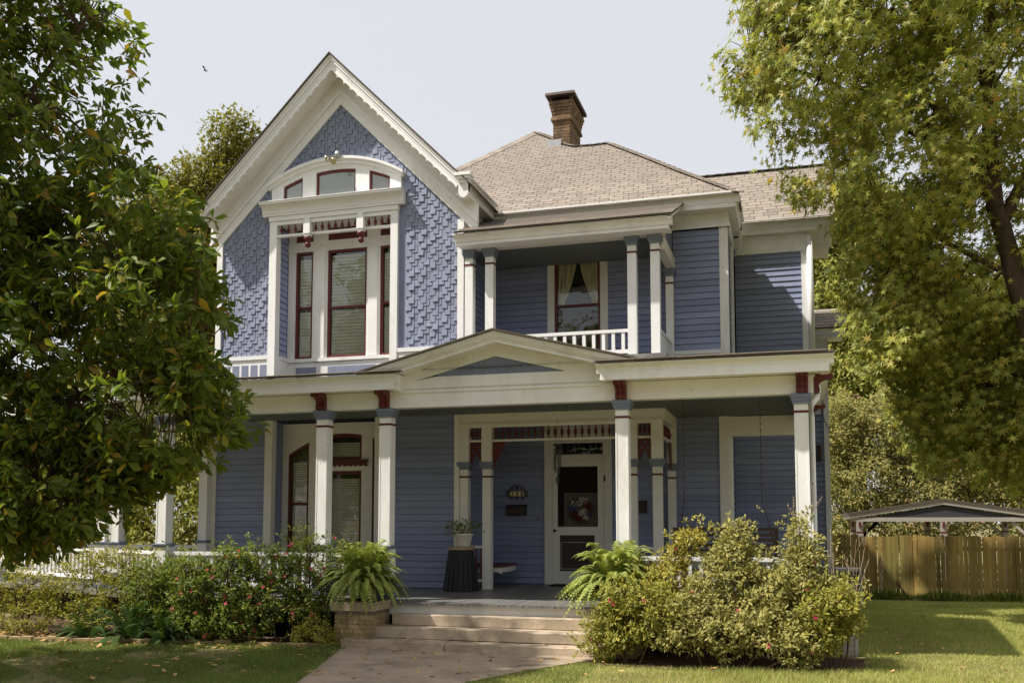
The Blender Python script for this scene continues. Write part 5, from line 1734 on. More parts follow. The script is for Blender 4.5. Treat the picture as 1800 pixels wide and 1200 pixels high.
T_QUAD = (np.array([(0, 0, 0), (0.45, -0.26, 0.05), (1.0, 0, -0.05), (0.45, 0.26, 0.05)], float), np.array([(0, 1, 2), (0, 2, 3)]))
T_MAG = (np.array([(0, 0, 0), (0.35, -0.15, 0.045), (0.72, -0.235, 0.03), (1.0, 0, -0.10), (0.72, 0.235, 0.03), (0.35, 0.15, 0.045), (0.38, 0, 0.0), (0.74, 0, -0.03)], float),
         np.array([(0, 1, 6), (1, 2, 7), (1, 7, 6), (2, 3, 7), (3, 4, 7), (4, 5, 6), (4, 6, 7), (5, 0, 6)]))
T_LONG = (np.array([(0, 0, 0), (0.55, -0.19, 0.04), (1.0, 0, -0.06), (0.55, 0.19, 0.04)], float), np.array([(0, 1, 2), (0, 2, 3)]))
_sv = [(0.30, 0, 0.0)]
for _a, _r in ((180, 0.30), (118, 0.14), (88, 0.62), (58, 0.20), (44, 0.74), (22, 0.26), (0, 0.78), (-22, 0.26), (-44, 0.74), (-58, 0.20), (-88, 0.62), (-118, 0.14)):
    _sv.append((0.30 + _r * math.cos(R_(_a)), _r * math.sin(R_(_a)), -0.10 * _r))
T_STAR = (np.array(_sv, float), np.array([(0, i, i % 12 + 1) for i in range(1, 13)]))

def leaf_xform(pos, d, nrm, size):
    d = unit(d)
    nrm = nrm - (nrm * d).sum(1, keepdims=True) * d
    nrm = unit(nrm)
    b = np.cross(nrm, d)
    return d * size[:, None], b * size[:, None], nrm * size[:, None]

def leaf_mesh(name, pos, d, nrm, size, tmpl):
    V, F = tmpl
    X, Y, Z = leaf_xform(pos, d, nrm, size)
    k = len(V)
    vs = pos[:, None, :] + V[None, :, 0, None] * X[:, None, :] + V[None, :, 1, None] * Y[:, None, :] + V[None, :, 2, None] * Z[:, None, :]
    fs = (F[None, :, :] + (np.arange(len(pos)) * k)[:, None, None]).reshape(-1)
    return np_mesh(name, vs.reshape(-1, 3), fs, 3)

FWD = np.array([-math.sin(R_(16.5)) * math.cos(R_(4.62)), math.cos(R_(16.5)) * math.cos(R_(4.62)), math.sin(R_(4.62))])
RGT = np.array([math.cos(R_(16.5)), math.sin(R_(16.5)), 0])
UPV = np.cross(RGT, FWD)
def frame_uv(p):
    """Picture position (1800 x 1200) and depth of world points, to tell which leaves are near and in view."""
    q = p - np.array([0, 0, 1.95])
    z = q @ FWD
    return 900 + 1683 * (q @ RGT) / z, 779 - 1683 * (q @ UPV) / z, z

def single_leaves(parent, pos, d, nrm, size, tmpl, m, count, name='leaf'):
    """The nearest leaves in view as objects of their own; returns a mask of the others."""
    u, v, z = frame_uv(pos)
    vis = (u > 10) & (u < 1790) & (v > 10) & (v < 1190) & (z > 0)
    score = np.where(vis, size / np.maximum(z, 0.1), -1)
    idx = np.argsort(-score)[:count]
    idx = idx[score[idx] > 0]
    X, Y, Z = leaf_xform(pos, d, nrm, size)
    me = None
    V, F = tmpl
    wl = world_loc(parent)
    for i in idx:
        if me is None:
            me = bpy.data.meshes.new(name)
            me.from_pydata([tuple(v_) for v_ in V], [], [tuple(int(q) for q in f_) for f_ in F])
            me.materials.append(MATS[m])
        o = bpy.data.objects.new(name, me)
        col.objects.link(o)
        o.parent = parent
        o.matrix_local = Matrix(((X[i][0], Y[i][0], Z[i][0], pos[i][0] - wl.x), (X[i][1], Y[i][1], Z[i][1], pos[i][1] - wl.y), (X[i][2], Y[i][2], Z[i][2], pos[i][2] - wl.z), (0, 0, 0, 1)))
    mask = np.ones(len(pos), bool)
    mask[idx] = False
    return mask

def blob_points(blobs, n, lo=0.55):
    """Points in a union of ellipsoids, denser towards the outside."""
    vol = np.array([b[3] * b[4] * b[5] for b in blobs]) ** (2 / 3)
    pick = rng.choice(len(blobs), size=n, p=vol / vol.sum())
    B = np.array(blobs)[pick]
    dr = rand_dir(n)
    r = (lo ** 3 + (1 - lo ** 3) * rng.random(n)) ** (1 / 3)
    wob = 1 + 0.22 * np.sin(dr[:, 0] * 5.1 + B[:, 0] * 3) * np.cos(dr[:, 2] * 6.3 + B[:, 1] * 2)
    p = B[:, :3] + dr * B[:, 3:6] * (r * wob)[:, None]
    out = unit(dr / B[:, 3:6])
    return p, out, pick

def whorls(p, out, per, spread, droop, size, sv, upness=0.6):
    """Leaves set round each twig tip."""
    n = len(p)
    P = np.repeat(p, per, 0)
    O = np.repeat(out, per, 0)
    rad = rand_dir(n * per)
    d = unit(O * (1 - spread) + rad * spread + np.array([0, 0, -droop]))
    nrm = unit(rand_dir(n * per) * 0.42 + np.array([-0.62, -0.55, 0.62]) * upness * 1.5 + O * 0.35)
    s = size * (1 + sv * rng.uniform(-1, 1, n * per))
    P = P + d * 0.02 + rng.normal(size=P.shape) * size * 0.12
    return P, d, nrm, s

def clump(p, s):
    """Soft lumps through a crown, so that leaves gather in boughs with gaps between."""
    q = p / s
    return (np.sin(q[:, 0] * 2.1 + 1.3 * np.sin(q[:, 2] * 1.7)) * np.cos(q[:, 2] * 2.9 + 0.8 * np.sin(q[:, 1] * 2.3)) + 0.6 * np.sin(q[:, 1] * 3.1 + q[:, 0] * 1.9 + q[:, 2] * 4.3))

def limb(mb, pts, r0, r1, n=8):
    pts = [Vector(p) for p in pts]
    # smooth through the given points
    out = []
    for i in range(len(pts) - 1):
        a, b = pts[max(i - 1, 0)], pts[i]
        c, d = pts[i + 1], pts[min(i + 2, len(pts) - 1)]
        for k in range(5):
            t_ = k / 5
            out.append(0.5 * ((2 * b) + (c - a) * t_ + (2 * a - 5 * b + 4 * c - d) * t_ ** 2 + (3 * b - a - 3 * c + d) * t_ ** 3))
    out.append(pts[-1])
    m_ = len(out)
    mb.tube([p + Vector((random.uniform(-1, 1), random.uniform(-1, 1), 0)) * r0 * 0.06 for p in out], [r0 + (r1 - r0) * i / (m_ - 1) for i in range(m_)], n)
    return out

def twigs_to(mb, p, nodes, every, r=0.008):
    """Thin twigs from the nearest limb node to some of the leaf clusters."""
    nodes = np.array([tuple(q) for q in nodes])
    for i in range(0, len(p), every):
        dd = ((nodes - p[i]) ** 2).sum(1)
        a = nodes[dd.argmin()]
        b = p[i]
        mid = (a + b) / 2 + np.array([0, 0, 0.12])
        mb.tube([a, mid, b], [r * 2.2, r * 1.4, r * 0.6], 4)

# ---- the big-leaved tree at the left
mt = thing('magnolia_tree', 'large dark tree with broad glossy leaves in the foreground shading the lawn', 'tree', (-10.6, 9.2, 0))
mblobs = [(-9.55, 9.7, 7.1, 1.8, 1.7, 2.5), (-8.1, 9.9, 4.3, 2.05, 1.5, 1.3), (-7.45, 10.0, 3.3, 1.35, 1.2, 0.85), (-9.0, 9.8, 2.8, 1.75, 1.4, 1.15), (-9.9, 9.4, 2.3, 1.3, 1.4, 1.05),
          (-10.4, 9.4, 5.5, 1.8, 1.7, 2.3), (-11.0, 9.0, 8.8, 2.4, 2.2, 2.4), (-8.15, 9.9, 5.4, 1.45, 1.3, 1.05), (-8.6, 9.6, 2.2, 1.1, 1.0, 0.75), (-9.5, 9.5, 1.9, 1.2, 1.1, 0.8), (-7.2, 10.0, 4.2, 0.9, 0.9, 1.0), (-7.7, 10.0, 3.0, 1.1, 1.0, 0.7), (-8.6, 9.8, 2.6, 1.1, 1.1, 0.7), (-12.2, 9.0, 5.0, 2.0, 2.0, 3.0)]
mp, mo, _ = blob_points(mblobs, 8800, 0.45)
keep = (mp[:, 2] > 1.3) & (clump(mp, 1.0) > -0.33)
mp, mo = mp[keep], mo[keep]
u_, v_, z_ = frame_uv(mp)
LX = np.array([0, 250, 300, 380, 440, 600, 700, 770, 800, 830, 870, 900, 940, 1200.])
LY = np.array([268, 255, 285, 358, 368, 380, 402, 420, 424, 385, 345, 255, 210, -50.])
keep = (u_ < np.interp(v_, LX, LY) + 16 * np.sin(v_ / 27.0) + 9 * np.sin(v_ / 11.0 + 1) + 4 + rng.normal(size=len(u_)) * 12) & (v_ < np.interp(u_, [0, 100, 180, 240, 330, 430], [960, 965, 895, 885, 830, 802]) + 15 * np.sin(u_ / 19.0) + 10 * np.sin(u_ / 8.0) + rng.normal(size=len(u_)) * 14)
mp, mo = mp[keep], mo[keep]
mb = MB()
nodes = limb(mb, [(-10.6, 9.2, 0), (-10.5, 9.25, 1.2), (-10.45, 9.3, 3), (-10.3, 9.4, 6), (-10.2, 9.4, 9)], 0.17, 0.05)
for q in ([(-10.45, 9.3, 2.2), (-9.6, 9.6, 2.9), (-8.2, 9.8, 3.6), (-7.1, 9.9, 3.6)], [(-10.4, 9.3, 3.0), (-9.4, 9.7, 4.1), (-8.0, 9.9, 5.0)],
          [(-10.35, 9.4, 4.6), (-9.4, 9.7, 5.8), (-8.4, 9.9, 6.6)], [(-10.3, 9.4, 6.0), (-9.4, 9.7, 7.4), (-8.6, 9.8, 8.4)], [(-10.4, 9.3, 2.6), (-11.4, 9.0, 3.6), (-12.5, 8.9, 5.0)],
          [(-10.5, 9.25, 1.8), (-9.8, 9.3, 2.3), (-8.9, 9.4, 2.5), (-8.4, 9.5, 2.2)]):
    nodes += limb(mb, q, 0.07, 0.02, 6)
part(mb, 'trunk', 'bark', mt, smooth=True)
mb = MB()
twigs_to(mb, mp, nodes, 3, 0.006)
part(mb, 'twigs', 'twig', mt, kind='stuff')
P, D, N_, S = whorls(mp, mo, 9, 0.72, 0.22, 0.15, 0.42)
mask = single_leaves(mt, P, D, N_, S, T_MAG, 'magnolia_leaf', 300)
T_MAG2 = (T_MAG[0] * np.array([1, 0.8, 1]) + np.array([[0, 0, -0.22 * v[0] ** 2 + 0.5 * abs(v[1])] for v in T_MAG[0]]), T_MAG[1])
half = rng.random(len(P)) < 0.5
for hm, tm in ((mask & half, T_MAG), (mask & ~half, T_MAG2)):
    link('foliage', leaf_mesh('foliage', P[hm], D[hm], N_[hm], S[hm], tm), 'magnolia_leaf', mt, kind='stuff')

# ---- the sweetgum at the right
gt = thing('sweetgum_tree', 'tall spreading tree with star shaped leaves overhanging the house roof and lawn', 'tree', (4.4, 18.2, 0))
gblobs = [(0.55, 17.2, 10.3, 1.7, 2.5, 2.0), (2.4, 17.6, 12.0, 2.4, 3.0, 2.6), (1.85, 17.7, 8.2, 1.45, 2.4, 1.5), (4.4, 18.4, 10.0, 2.4, 2.6, 2.8), (0.2, 17.7, 12.6, 1.6, 1.8, 2.0),
          (3.6, 19.2, 6.8, 2.0, 2.0, 1.6), (2.4, 19.2, 6.2, 1.3, 1.6, 1.4), (3.8, 20.0, 4.6, 1.9, 1.6, 1.2), (2.75, 20.0, 4.0, 1.15, 1.2, 0.9), (5.4, 19.4, 5.2, 1.8, 2.0, 1.6), (2.3, 19.8, 5.2, 0.8, 1.0, 0.9), (4.6, 20.2, 3.6, 1.5, 1.4, 0.9),
          (3.7, 20.0, 3.4, 1.5, 1.3, 0.75), (5.4, 18.6, 13.0, 2.6, 2.6, 2.6), (-0.7, 17.6, 10.2, 0.7, 0.8, 0.55), (0.1, 17.5, 7.85, 0.5, 0.5, 0.32), (1.5, 18.6, 6.7, 0.95, 1.2, 1.3), (1.7, 18.4, 5.3, 0.8, 1.0, 0.9)]
gp, go, _ = blob_points(gblobs, 12200, 0.45)
u_, v_, z_ = frame_uv(gp)
GX_ = np.array([-400, 0, 60, 120, 170, 260, 300, 330, 400, 520, 600, 700, 860, 900.])
GY_ = np.array([1260, 1292, 1278, 1246, 1262, 1315, 1345, 1372, 1440, 1462, 1490, 1560, 1600, 1800.])
keep = (clump(gp, 0.72) > np.where(gp[:, 2] < 5.6, -0.55, -0.22)) & (u_ > np.interp(v_, GX_, GY_) + rng.normal(size=len(u_)) * 9) & (v_ < 850 + rng.normal(size=len(u_)) * 12)
tx = np.interp(gp[:, 2], [0, 4.4, 6.2, 7.8, 9], [4.75, 4.15, 3.75, 3.45, 3.4])
keep &= ~((np.abs(gp[:, 0] - tx + 0.05) < 0.24) & (gp[:, 1] < 18.4) & (gp[:, 2] > 5.2) & (gp[:, 2] < 8.3) & (rng.random(len(tx)) < 0.9))
gp, go = gp[keep], go[keep]
mb = MB()
nodes = limb(mb, [(4.75, 18.2, 0), (4.5, 18.2, 2.0), (4.15, 18.2, 4.4), (3.75, 18.2, 6.2), (3.45, 18.2, 7.8), (3.5, 18.3, 10), (3.6, 18.3, 13)], 0.27, 0.08, 10)
for q, a, b in (([(3.7, 18.2, 6.6), (3.3, 18.1, 7.9), (2.9, 18.1, 8.7), (2.4, 18.1, 9.6), (1.6, 18.0, 11.0)], 0.13, 0.03), ([(4.2, 18.3, 4.2), (3.9, 19.4, 4.5), (3.3, 20.1, 4.5), (2.5, 20.4, 4.3)], 0.08, 0.02),
                ([(3.6, 18.2, 7.2), (4.4, 18.4, 8.8), (5.2, 18.4, 10.5)], 0.12, 0.03), ([(3.4, 18.2, 8.2), (2.0, 18.0, 9.0), (0.6, 17.8, 10.0), (-0.6, 17.7, 10.4)], 0.09, 0.015),
                ([(3.5, 18.2, 9.6), (2.2, 18.1, 11.4), (1.0, 18.0, 13.0)], 0.09, 0.02), ([(4.3, 18.3, 3.6), (4.2, 19.2, 3.8), (3.8, 20.1, 3.7), (3.2, 20.5, 3.5)], 0.06, 0.015), ([(3.9, 18.2, 5.6), (4.8, 18.5, 6.2), (5.8, 18.6, 6.5)], 0.09, 0.02),
                ([(3.7, 18.2, 6.2), (2.7, 18.3, 6.9), (1.6, 18.3, 7.7)], 0.07, 0.015)):
    nodes += limb(mb, q, a, b, 8)
part(mb, 'trunk', 'bark', gt, smooth=True)
mb = MB()
twigs_to(mb, gp, nodes, 4, 0.006)
part(mb, 'twigs', 'twig', gt, kind='stuff')
P, D, N_, S = whorls(gp, go, 10, 0.85, 0.45, 0.148, 0.38, 0.5)
P = P + rng.normal(size=P.shape) * 0.10
mask = single_leaves(gt, P, D, N_, S, T_STAR, 'gum_leaf', 300)
link('foliage', leaf_mesh('foliage', P[mask], D[mask], N_[mask], S[mask], T_STAR), 'gum_leaf', gt, kind='stuff')

# ---- generic trees further off
def tree(name, label, loc, blobs, n, per, size, m, trunk_r, tmpl=T_QUAD, group=None, lo=0.5, petals=None, limbs=(), cat='tree', sprd=0.8):
    t = thing(name, label, cat, loc, group)
    p, o_, _ = blob_points(blobs, int(n * 1.7), lo)
    ok = p[:, 2] > 0.05
    p, o_ = p[ok], o_[ok]
    mb = MB()
    top = max(b[2] for b in blobs)
    nodes = limb(mb, [loc, (loc[0] + 0.1, loc[1], top * 0.4), (loc[0] - 0.1, loc[1], top * 0.75), (blobs[0][0], blobs[0][1], top)], trunk_r, trunk_r * 0.3, 7)
    for b in blobs:
        nodes += limb(mb, [(loc[0], loc[1], max(0.2, b[2] * 0.45)), ((loc[0] + b[0]) / 2, (loc[1] + b[1]) / 2, b[2] * 0.8), (b[0], b[1], b[2])], trunk_r * 0.5, trunk_r * 0.12, 5)
    part(mb, 'trunk', 'bark', t, smooth=True)
    P, D, N_, S = whorls(p, o_, per, sprd, 0.2, size, 0.3, 0.5)
    P = P + rng.normal(size=P.shape) * size * 0.9
    link('foliage', leaf_mesh('foliage', P, D, N_, S, tmpl), m, t, kind='stuff')
    if petals:
        k, psz, pm = petals
        bb_ = [b for b in blobs]
        pp, po, _ = blob_points(bb_, k, 0.93)
        P, D, N_, S = whorls(pp, po, 10, 0.9, 0.0, psz, 0.3, 0.2)
        P = P + rng.normal(size=P.shape) * psz * 0.9
        link('blossom', leaf_mesh('blossom', P, D, N_, S, T_QUAD), pm, t, kind='stuff')
    return t
tree('tall_tree', 'tall loose crowned tree rising behind the gable, beside the dark foreground tree', (-19.5, 28.5, 0),
     [(-18.9, 28, 12.9, 1.6, 1.5, 1.7), (-18.3, 28, 14.9, 0.95, 1.0, 1.0), (-20.6, 28.2, 12.6, 1.9, 1.5, 1.7), (-22.4, 28.2, 11.6, 2.0, 1.5, 1.8), (-19.6, 28, 10.0, 2.6, 2.2, 2.4), (-18.2, 28, 11.2, 1.2, 1.2, 1.6), (-21.5, 28.5, 8.0, 2.4, 2.2, 2.5), (-18.6, 28.2, 7.0, 2.2, 2.0, 2.4)],
     3600, 12, 0.17, 'far_leaf', 0.22, group='trees behind the house', lo=0.35)
tree('leafy_tree', 'sunlit pale green tree seen between the porch columns beyond the side porch', (-19.5, 26.5, 0),
     [(-19.5, 26, 2.6, 2.6, 1.8, 2.2), (-22.5, 26.5, 2.8, 2.4, 1.8, 2.4), (-16.6, 26.5, 2.4, 2.2, 1.8, 2.2), (-25.5, 26, 3.2, 2.6, 2.0, 3.0), (-19, 26.5, 5.0, 2.6, 1.8, 1.6), (-22.5, 27, 5.5, 2.6, 1.8, 1.8)],
     2300, 12, 0.15, 'far_leaf_light', 0.16, group='trees behind the house', lo=0.5)
tree('leafy_tree', 'broad green tree far behind the side porch at the edge of the picture', (-31, 31, 0),
     [(-31, 31, 4.0, 4.2, 2.6, 4.0), (-26, 33, 5.5, 4.2, 2.6, 3.6), (-36, 30, 5.0, 4.0, 3.0, 4.6), (-21, 34, 4.5, 3.5, 2.5, 4.2), (-16, 34, 3.5, 3.5, 2.5, 3.4)],
     1900, 12, 0.24, 'far_leaf', 0.2, group='trees behind the house', lo=0.6)
tree('crape_myrtle', 'large pink flowering crape myrtle behind the pavilion and fence', (4.0, 37.0, 0),
     [(2.4, 36.6, 3.3, 1.6, 1.3, 1.7), (3.2, 36.8, 5.3, 1.8, 1.4, 1.5), (5.4, 37, 4.2, 1.9, 1.5, 1.9), (7.4, 37, 3.4, 2.0, 1.6, 2.2), (4.2, 36.6, 2.2, 1.9, 1.4, 1.6), (1.6, 36.8, 5.2, 1.1, 1.1, 1.4), (8.8, 36.8, 5.0, 1.8, 1.6, 1.6), (1.4, 37, 2.0, 1.1, 1.2, 1.6)],
     4000, 12, 0.12, 'myrtle_leaf', 0.10, group='trees behind the fence', lo=0.5, petals=(95, 0.09, 'myrtle_petal'))
tree('leafy_tree', 'yellow green tree standing between the house and the crape myrtle', (2.6, 42, 0),
     [(2.0, 41, 7.6, 1.6, 1.6, 1.6), (1.5, 41, 10.6, 1.3, 1.3, 1.6), (1.7, 41, 13.0, 1.4, 1.3, 1.6), (2.9, 42, 14.6, 1.9, 1.5, 1.9), (3.4, 42, 9.2, 2.0, 1.8, 1.8), (1.8, 41.5, 9.8, 1.2, 1.4, 1.3), (1.7, 41.5, 5.2, 1.3, 1.5, 2.0)],
     3600, 12, 0.19, 'far_leaf_light', 0.16, group='trees behind the fence', lo=0.45)
tree('leafy_tree', 'tall dense tree behind the spreading star leaved tree', (9.0, 44, 0),
     [(6.5, 44, 9.5, 2.8, 2.2, 3.0), (10, 45, 10, 3.2, 2.4, 3.6), (9, 44, 5.6, 3.4, 2.4, 3.2), (12.5, 44, 6.5, 3.2, 2.4, 4.0), (5.6, 44, 6.2, 2.4, 2.0, 2.2)],
     2600, 12, 0.24, 'far_leaf', 0.2, group='trees behind the fence', lo=0.5)

# trees across the street, mirrored in the window panes
tp, to, _ = blob_points([(x, -26 + 3 * math.sin(x), h * 0.55, 5.0, 3.5, h * 0.5) for x, h in ((-48, 17), (-38, 21), (-29, 16), (-20, 20), (-10, 18), (0, 15), (9, 20), (19, 17), (30, 21), (42, 18))], 6500, 0.7)
tp = tp[tp[:, 2] > 0.1]
to = rand_dir(len(tp))
P, D, N_, S = whorls(tp, to, 9, 0.8, 0.1, 0.42, 0.3, 0.4)
P = P + rng.normal(size=P.shape) * 0.3
g = link('far_treeline', leaf_mesh('far_treeline', P, D, N_, S, T_QUAD), 'far_leaf')
g['kind'] = 'stuff'
tag(g, 'row of leafy trees across the street, mirrored in the window panes', 'trees')

# ---- azaleas
def azalea(label, loc, blobs, n, m, flowers=0, size=0.068, per=8, group='azalea shrubs along the porch', name='azalea_bush', spikes=0, flo=None):
    t = thing(name, label, 'shrub', (loc[0], loc[1], 0), group)
    p, o_, _ = blob_points(blobs, int(n * 1.5), 0.5)
    o_ = unit(o_ + np.array([0, 0, 0.55]))
    ok = (p[:, 2] > 0.04) & (clump(p, 0.33) > -0.85)
    p, o_ = p[ok], o_[ok]
    if spikes:
        spikes *= 3
        i = rng.integers(0, len(p), spikes)
        ex = p[i] + o_[i] * rng.uniform(0.05, 0.24, (spikes, 1)) + np.array([0, 0, 0.05])
        p, o_ = np.vstack([p, ex]), np.vstack([o_, o_[i]])
    mb = MB()
    roots = []
    for b in blobs:
        x, y = (loc[0] * 0.5 + b[0] * 0.5), (loc[1] * 0.5 + b[1] * 0.5)
        roots += limb(mb, [(x, y, 0), ((x + b[0]) / 2 + 0.04, (y + b[1]) / 2, b[2] * 0.5), (b[0], b[1], b[2])], 0.016, 0.007, 5)
    twigs_to(mb, p, roots, 12, 0.003)
    part(mb, 'stems', 'twig', t, kind='stuff')
    P, D, N_, S = whorls(p, o_, per, 0.70, 0.0, size, 0.3, 0.6)
    link('foliage', leaf_mesh('foliage', P, D, N_, S, T_LONG), m, t, kind='stuff')
    if flowers:
        u, v, z = frame_uv(p)
        toward = ((p - np.array([0, 0, 1.95])) * o_).sum(1) < 0.2
        cand = np.where(toward)[0]
        if flo is not None:
            cand = np.array([c for c in cand if flo(p[c])])
        for i in rng.choice(cand, size=min(flowers, len(cand)), replace=False):
            c = Vector(p[i] + o_[i] * 0.045)
            mm = []
            ax = Vector(o_[i] + np.array([0.1, -0.5, 0.1])).normalized().to_track_quat('Z', 'X').to_matrix().to_4x4()
            for k in range(6):
                q = ax @ Matrix.Rotation(k * math.pi / 3, 4, 'Z') @ Matrix.Rotation(-0.5, 4, 'Y')
                mm.append(Matrix.Translation(c) @ q @ Matrix.Scale(random.uniform(0.030, 0.046), 4))
            part(orient_mesh([(0, 0, 0), (0.55, -0.36, 0.1), (1, 0, 0.0), (0.55, 0.36, 0.1)], LEAF_F, mm), 'blossom', 'pink_petal', t)
    return t
# left of the steps
azalea('tall azalea dotted with pink flowers before the porch rail beside the fern', (-7.6, 13.75), [(-7.45, 13.8, 1.25, 0.42, 0.35, 0.50), (-7.85, 13.8, 1.0, 0.45, 0.35, 0.45), (-8.35, 13.75, 1.15, 0.55, 0.4, 0.45), (-7.4, 13.75, 0.7, 0.35, 0.3, 0.4), (-8.2, 13.6, 0.5, 0.5, 0.35, 0.4)],
       860, 'azalea_leaf_deep', 46, group='pink flowered azaleas left of the steps', spikes=60)
azalea('wide azalea with scattered pink blossoms in the middle of the bed before the porch', (-8.9, 13.6), [(-8.8, 13.6, 1.05, 0.55, 0.4, 0.5), (-9.4, 13.6, 0.9, 0.5, 0.4, 0.45), (-8.75, 13.5, 0.4, 0.5, 0.35, 0.35), (-9.2, 13.5, 0.35, 0.45, 0.35, 0.3)],
       900, 'azalea_leaf_deep', 26, group='pink flowered azaleas left of the steps', spikes=50)
azalea('dark azalea with a few pink blossoms beside the yellowish one', (-9.9, 13.7), [(-9.9, 13.8, 0.92, 0.5, 0.4, 0.45), (-10.4, 13.8, 0.82, 0.5, 0.4, 0.45), (-9.7, 13.6, 0.4, 0.45, 0.4, 0.35)],
       680, 'azalea_leaf_deep', 10, group='pink flowered azaleas left of the steps', spikes=40)
azalea('open yellowish green azalea in patchy sun before the side porch', (-11.5, 14.1), [(-11.2, 14.1, 1.15, 0.6, 0.4, 0.36), (-11.9, 14.2, 1.12, 0.65, 0.45, 0.36), (-11.0, 14.0, 0.75, 0.5, 0.4, 0.3), (-12.4, 14.1, 0.6, 0.6, 0.45, 0.35), (-11.5, 13.8, 0.35, 0.7, 0.4, 0.3)],
       560, 'azalea_leaf', 0, group='plain azaleas at the side porch', spikes=50)
azalea('low sprawling azalea at the left end of the bed under the dark tree', (-13.2, 13.9), [(-13.1, 13.9, 0.75, 0.75, 0.5, 0.5), (-14.0, 14.1, 0.8, 0.7, 0.5, 0.5), (-12.7, 13.6, 0.3, 0.6, 0.45, 0.28)],
       420, 'azalea_leaf', 0, group='plain azaleas at the side porch', spikes=40)
azalea('small bright azalea mound at the foot of the brick pier', (-7.15, 13.45), [(-7.15, 13.5, 0.24, 0.34, 0.26, 0.22), (-7.35, 13.5, 0.16, 0.25, 0.2, 0.16), (-6.98, 13.45, 0.15, 0.2, 0.2, 0.16)],
       210, 'azalea_leaf', 0, size=0.045, group='plain azaleas at the side porch', spikes=20)
# right of the steps
azalea('yellow leaved azalea between the fern and the tall grey green shrubs', (-1.95, 13.8), [(-1.8, 13.85, 1.0, 0.38, 0.33, 0.36), (-2.15, 13.8, 0.9, 0.40, 0.33, 0.34), (-1.48, 13.9, 1.70, 0.24, 0.2, 0.11), (-1.68, 13.9, 1.40, 0.22, 0.2, 0.22)],
       480, 'azalea_leaf_yellow', 3, group='azaleas right of the steps', spikes=40)
azalea('grey green azalea hanging over the right end of the lowest steps', (-2.3, 13.2), [(-2.3, 13.25, 0.55, 0.5, 0.35, 0.42), (-2.6, 13.3, 0.3, 0.35, 0.3, 0.3), (-1.9, 13.2, 0.7, 0.5, 0.35, 0.4), (-2.35, 13.35, 0.95, 0.35, 0.3, 0.25)],
       560, 'azalea_leaf', 9, group='azaleas right of the steps', spikes=40)
azalea('tall grey green azalea with an upright tip in front of the porch swing', (-0.9, 13.6), [(-0.85, 13.65, 1.0, 0.52, 0.40, 0.50), (-0.78, 13.7, 1.66, 0.22, 0.2, 0.30), (-1.25, 13.5, 0.75, 0.45, 0.35, 0.40), (-0.45, 13.6, 0.9, 0.45, 0.38, 0.42), (-0.88, 13.7, 1.38, 0.30, 0.26, 0.30)],
       1000, 'azalea_leaf_grey', 6, group='azaleas right of the steps', spikes=90)
azalea('tall grey green azalea climbing before the last porch column', (0.05, 13.8), [(0.02, 13.85, 1.1, 0.36, 0.34, 0.42), (0.04, 13.9, 1.66, 0.15, 0.18, 0.34), (0.35, 13.8, 0.85, 0.38, 0.36, 0.38), (-0.2, 13.75, 0.85, 0.40, 0.36, 0.40), (0.08, 13.85, 1.45, 0.22, 0.2, 0.22)],
       780, 'azalea_leaf_grey', 3, group='azaleas right of the steps', spikes=70)
azalea('loose azalea spreading over the pale utility box at the lawn corner', (0.5, 13.5), [(0.28, 13.5, 0.75, 0.4, 0.38, 0.4), (0.50, 13.5, 0.85, 0.24, 0.3, 0.28), (0.15, 13.4, 0.4, 0.42, 0.35, 0.3), (0.60, 13.55, 0.62, 0.18, 0.25, 0.2)],
       480, 'azalea_leaf', 3, group='azaleas right of the steps', spikes=40)
azalea('low azalea at the lawn edge under the middle of the tall shrubs', (-1.0, 13.1), [(-1.0, 13.15, 0.5, 0.55, 0.32, 0.32), (-0.4, 13.15, 0.5, 0.5, 0.32, 0.32), (-1.5, 13.1, 0.55, 0.45, 0.3, 0.35), (-0.05, 13.1, 0.25, 0.25, 0.2, 0.2)],
       560, 'azalea_leaf_grey', 8, group='azaleas right of the steps', spikes=40)

# bare pale stems standing over the shrubs at the corner column
t = thing('bare_shrub', 'bare pale branching stems rising beside the corner column', 'shrub', (0.8, 14.6, 0))
mb = MB()
for i in range(8):
    x, y = 0.62 + random.uniform(-0.16, 0.16), 14.4 + random.uniform(-0.15, 0.15)
    h = random.uniform(1.25, 1.85)
    dx, dy = random.uniform(-0.2, 0.55), random.uniform(-0.2, 0.2)
    pts = [(x, y, 0.0), (x + dx * 0.25, y + dy * 0.3, h * 0.4), (x + dx * 0.6, y + dy * 0.6, h * 0.75), (x + dx * 0.8, y + dy, h)]
    out = limb(mb, pts, 0.009, 0.003, 5)
    for k in (9, 12):
        q = out[min(k, len(out) - 1)]
        mb.tube([q, q + Vector((random.uniform(-0.15, 0.15), random.uniform(-0.08, 0.08), random.uniform(0.12, 0.28)))], [0.005, 0.002], 4)
part(mb, 'stems', 'pale_twig', t, smooth=True)
t = thing('bare_shrub', 'thin bare budded twigs standing up before the corner column', 'shrub', (0.05, 14.1, 0))
mb = MB()
for i in range(4):
    x, y = 0.02 + random.uniform(-0.06, 0.06), 13.95
    out = limb(mb, [(x, y, 0.4), (x + 0.02, y, 1.5), (x + (i - 1) * 0.09, y, 2.0), (x + (i - 1) * 0.16, y, 2.15 + 0.1 * (i % 2))], 0.008, 0.0025, 5)
    for q in out[-4:]:
        mb.tube([q, q + Vector((random.uniform(-0.02, 0.02), 0, 0.04))], [0.007, 0.003], 4)
part(mb, 'stems', 'pale_twig', t, smooth=True)

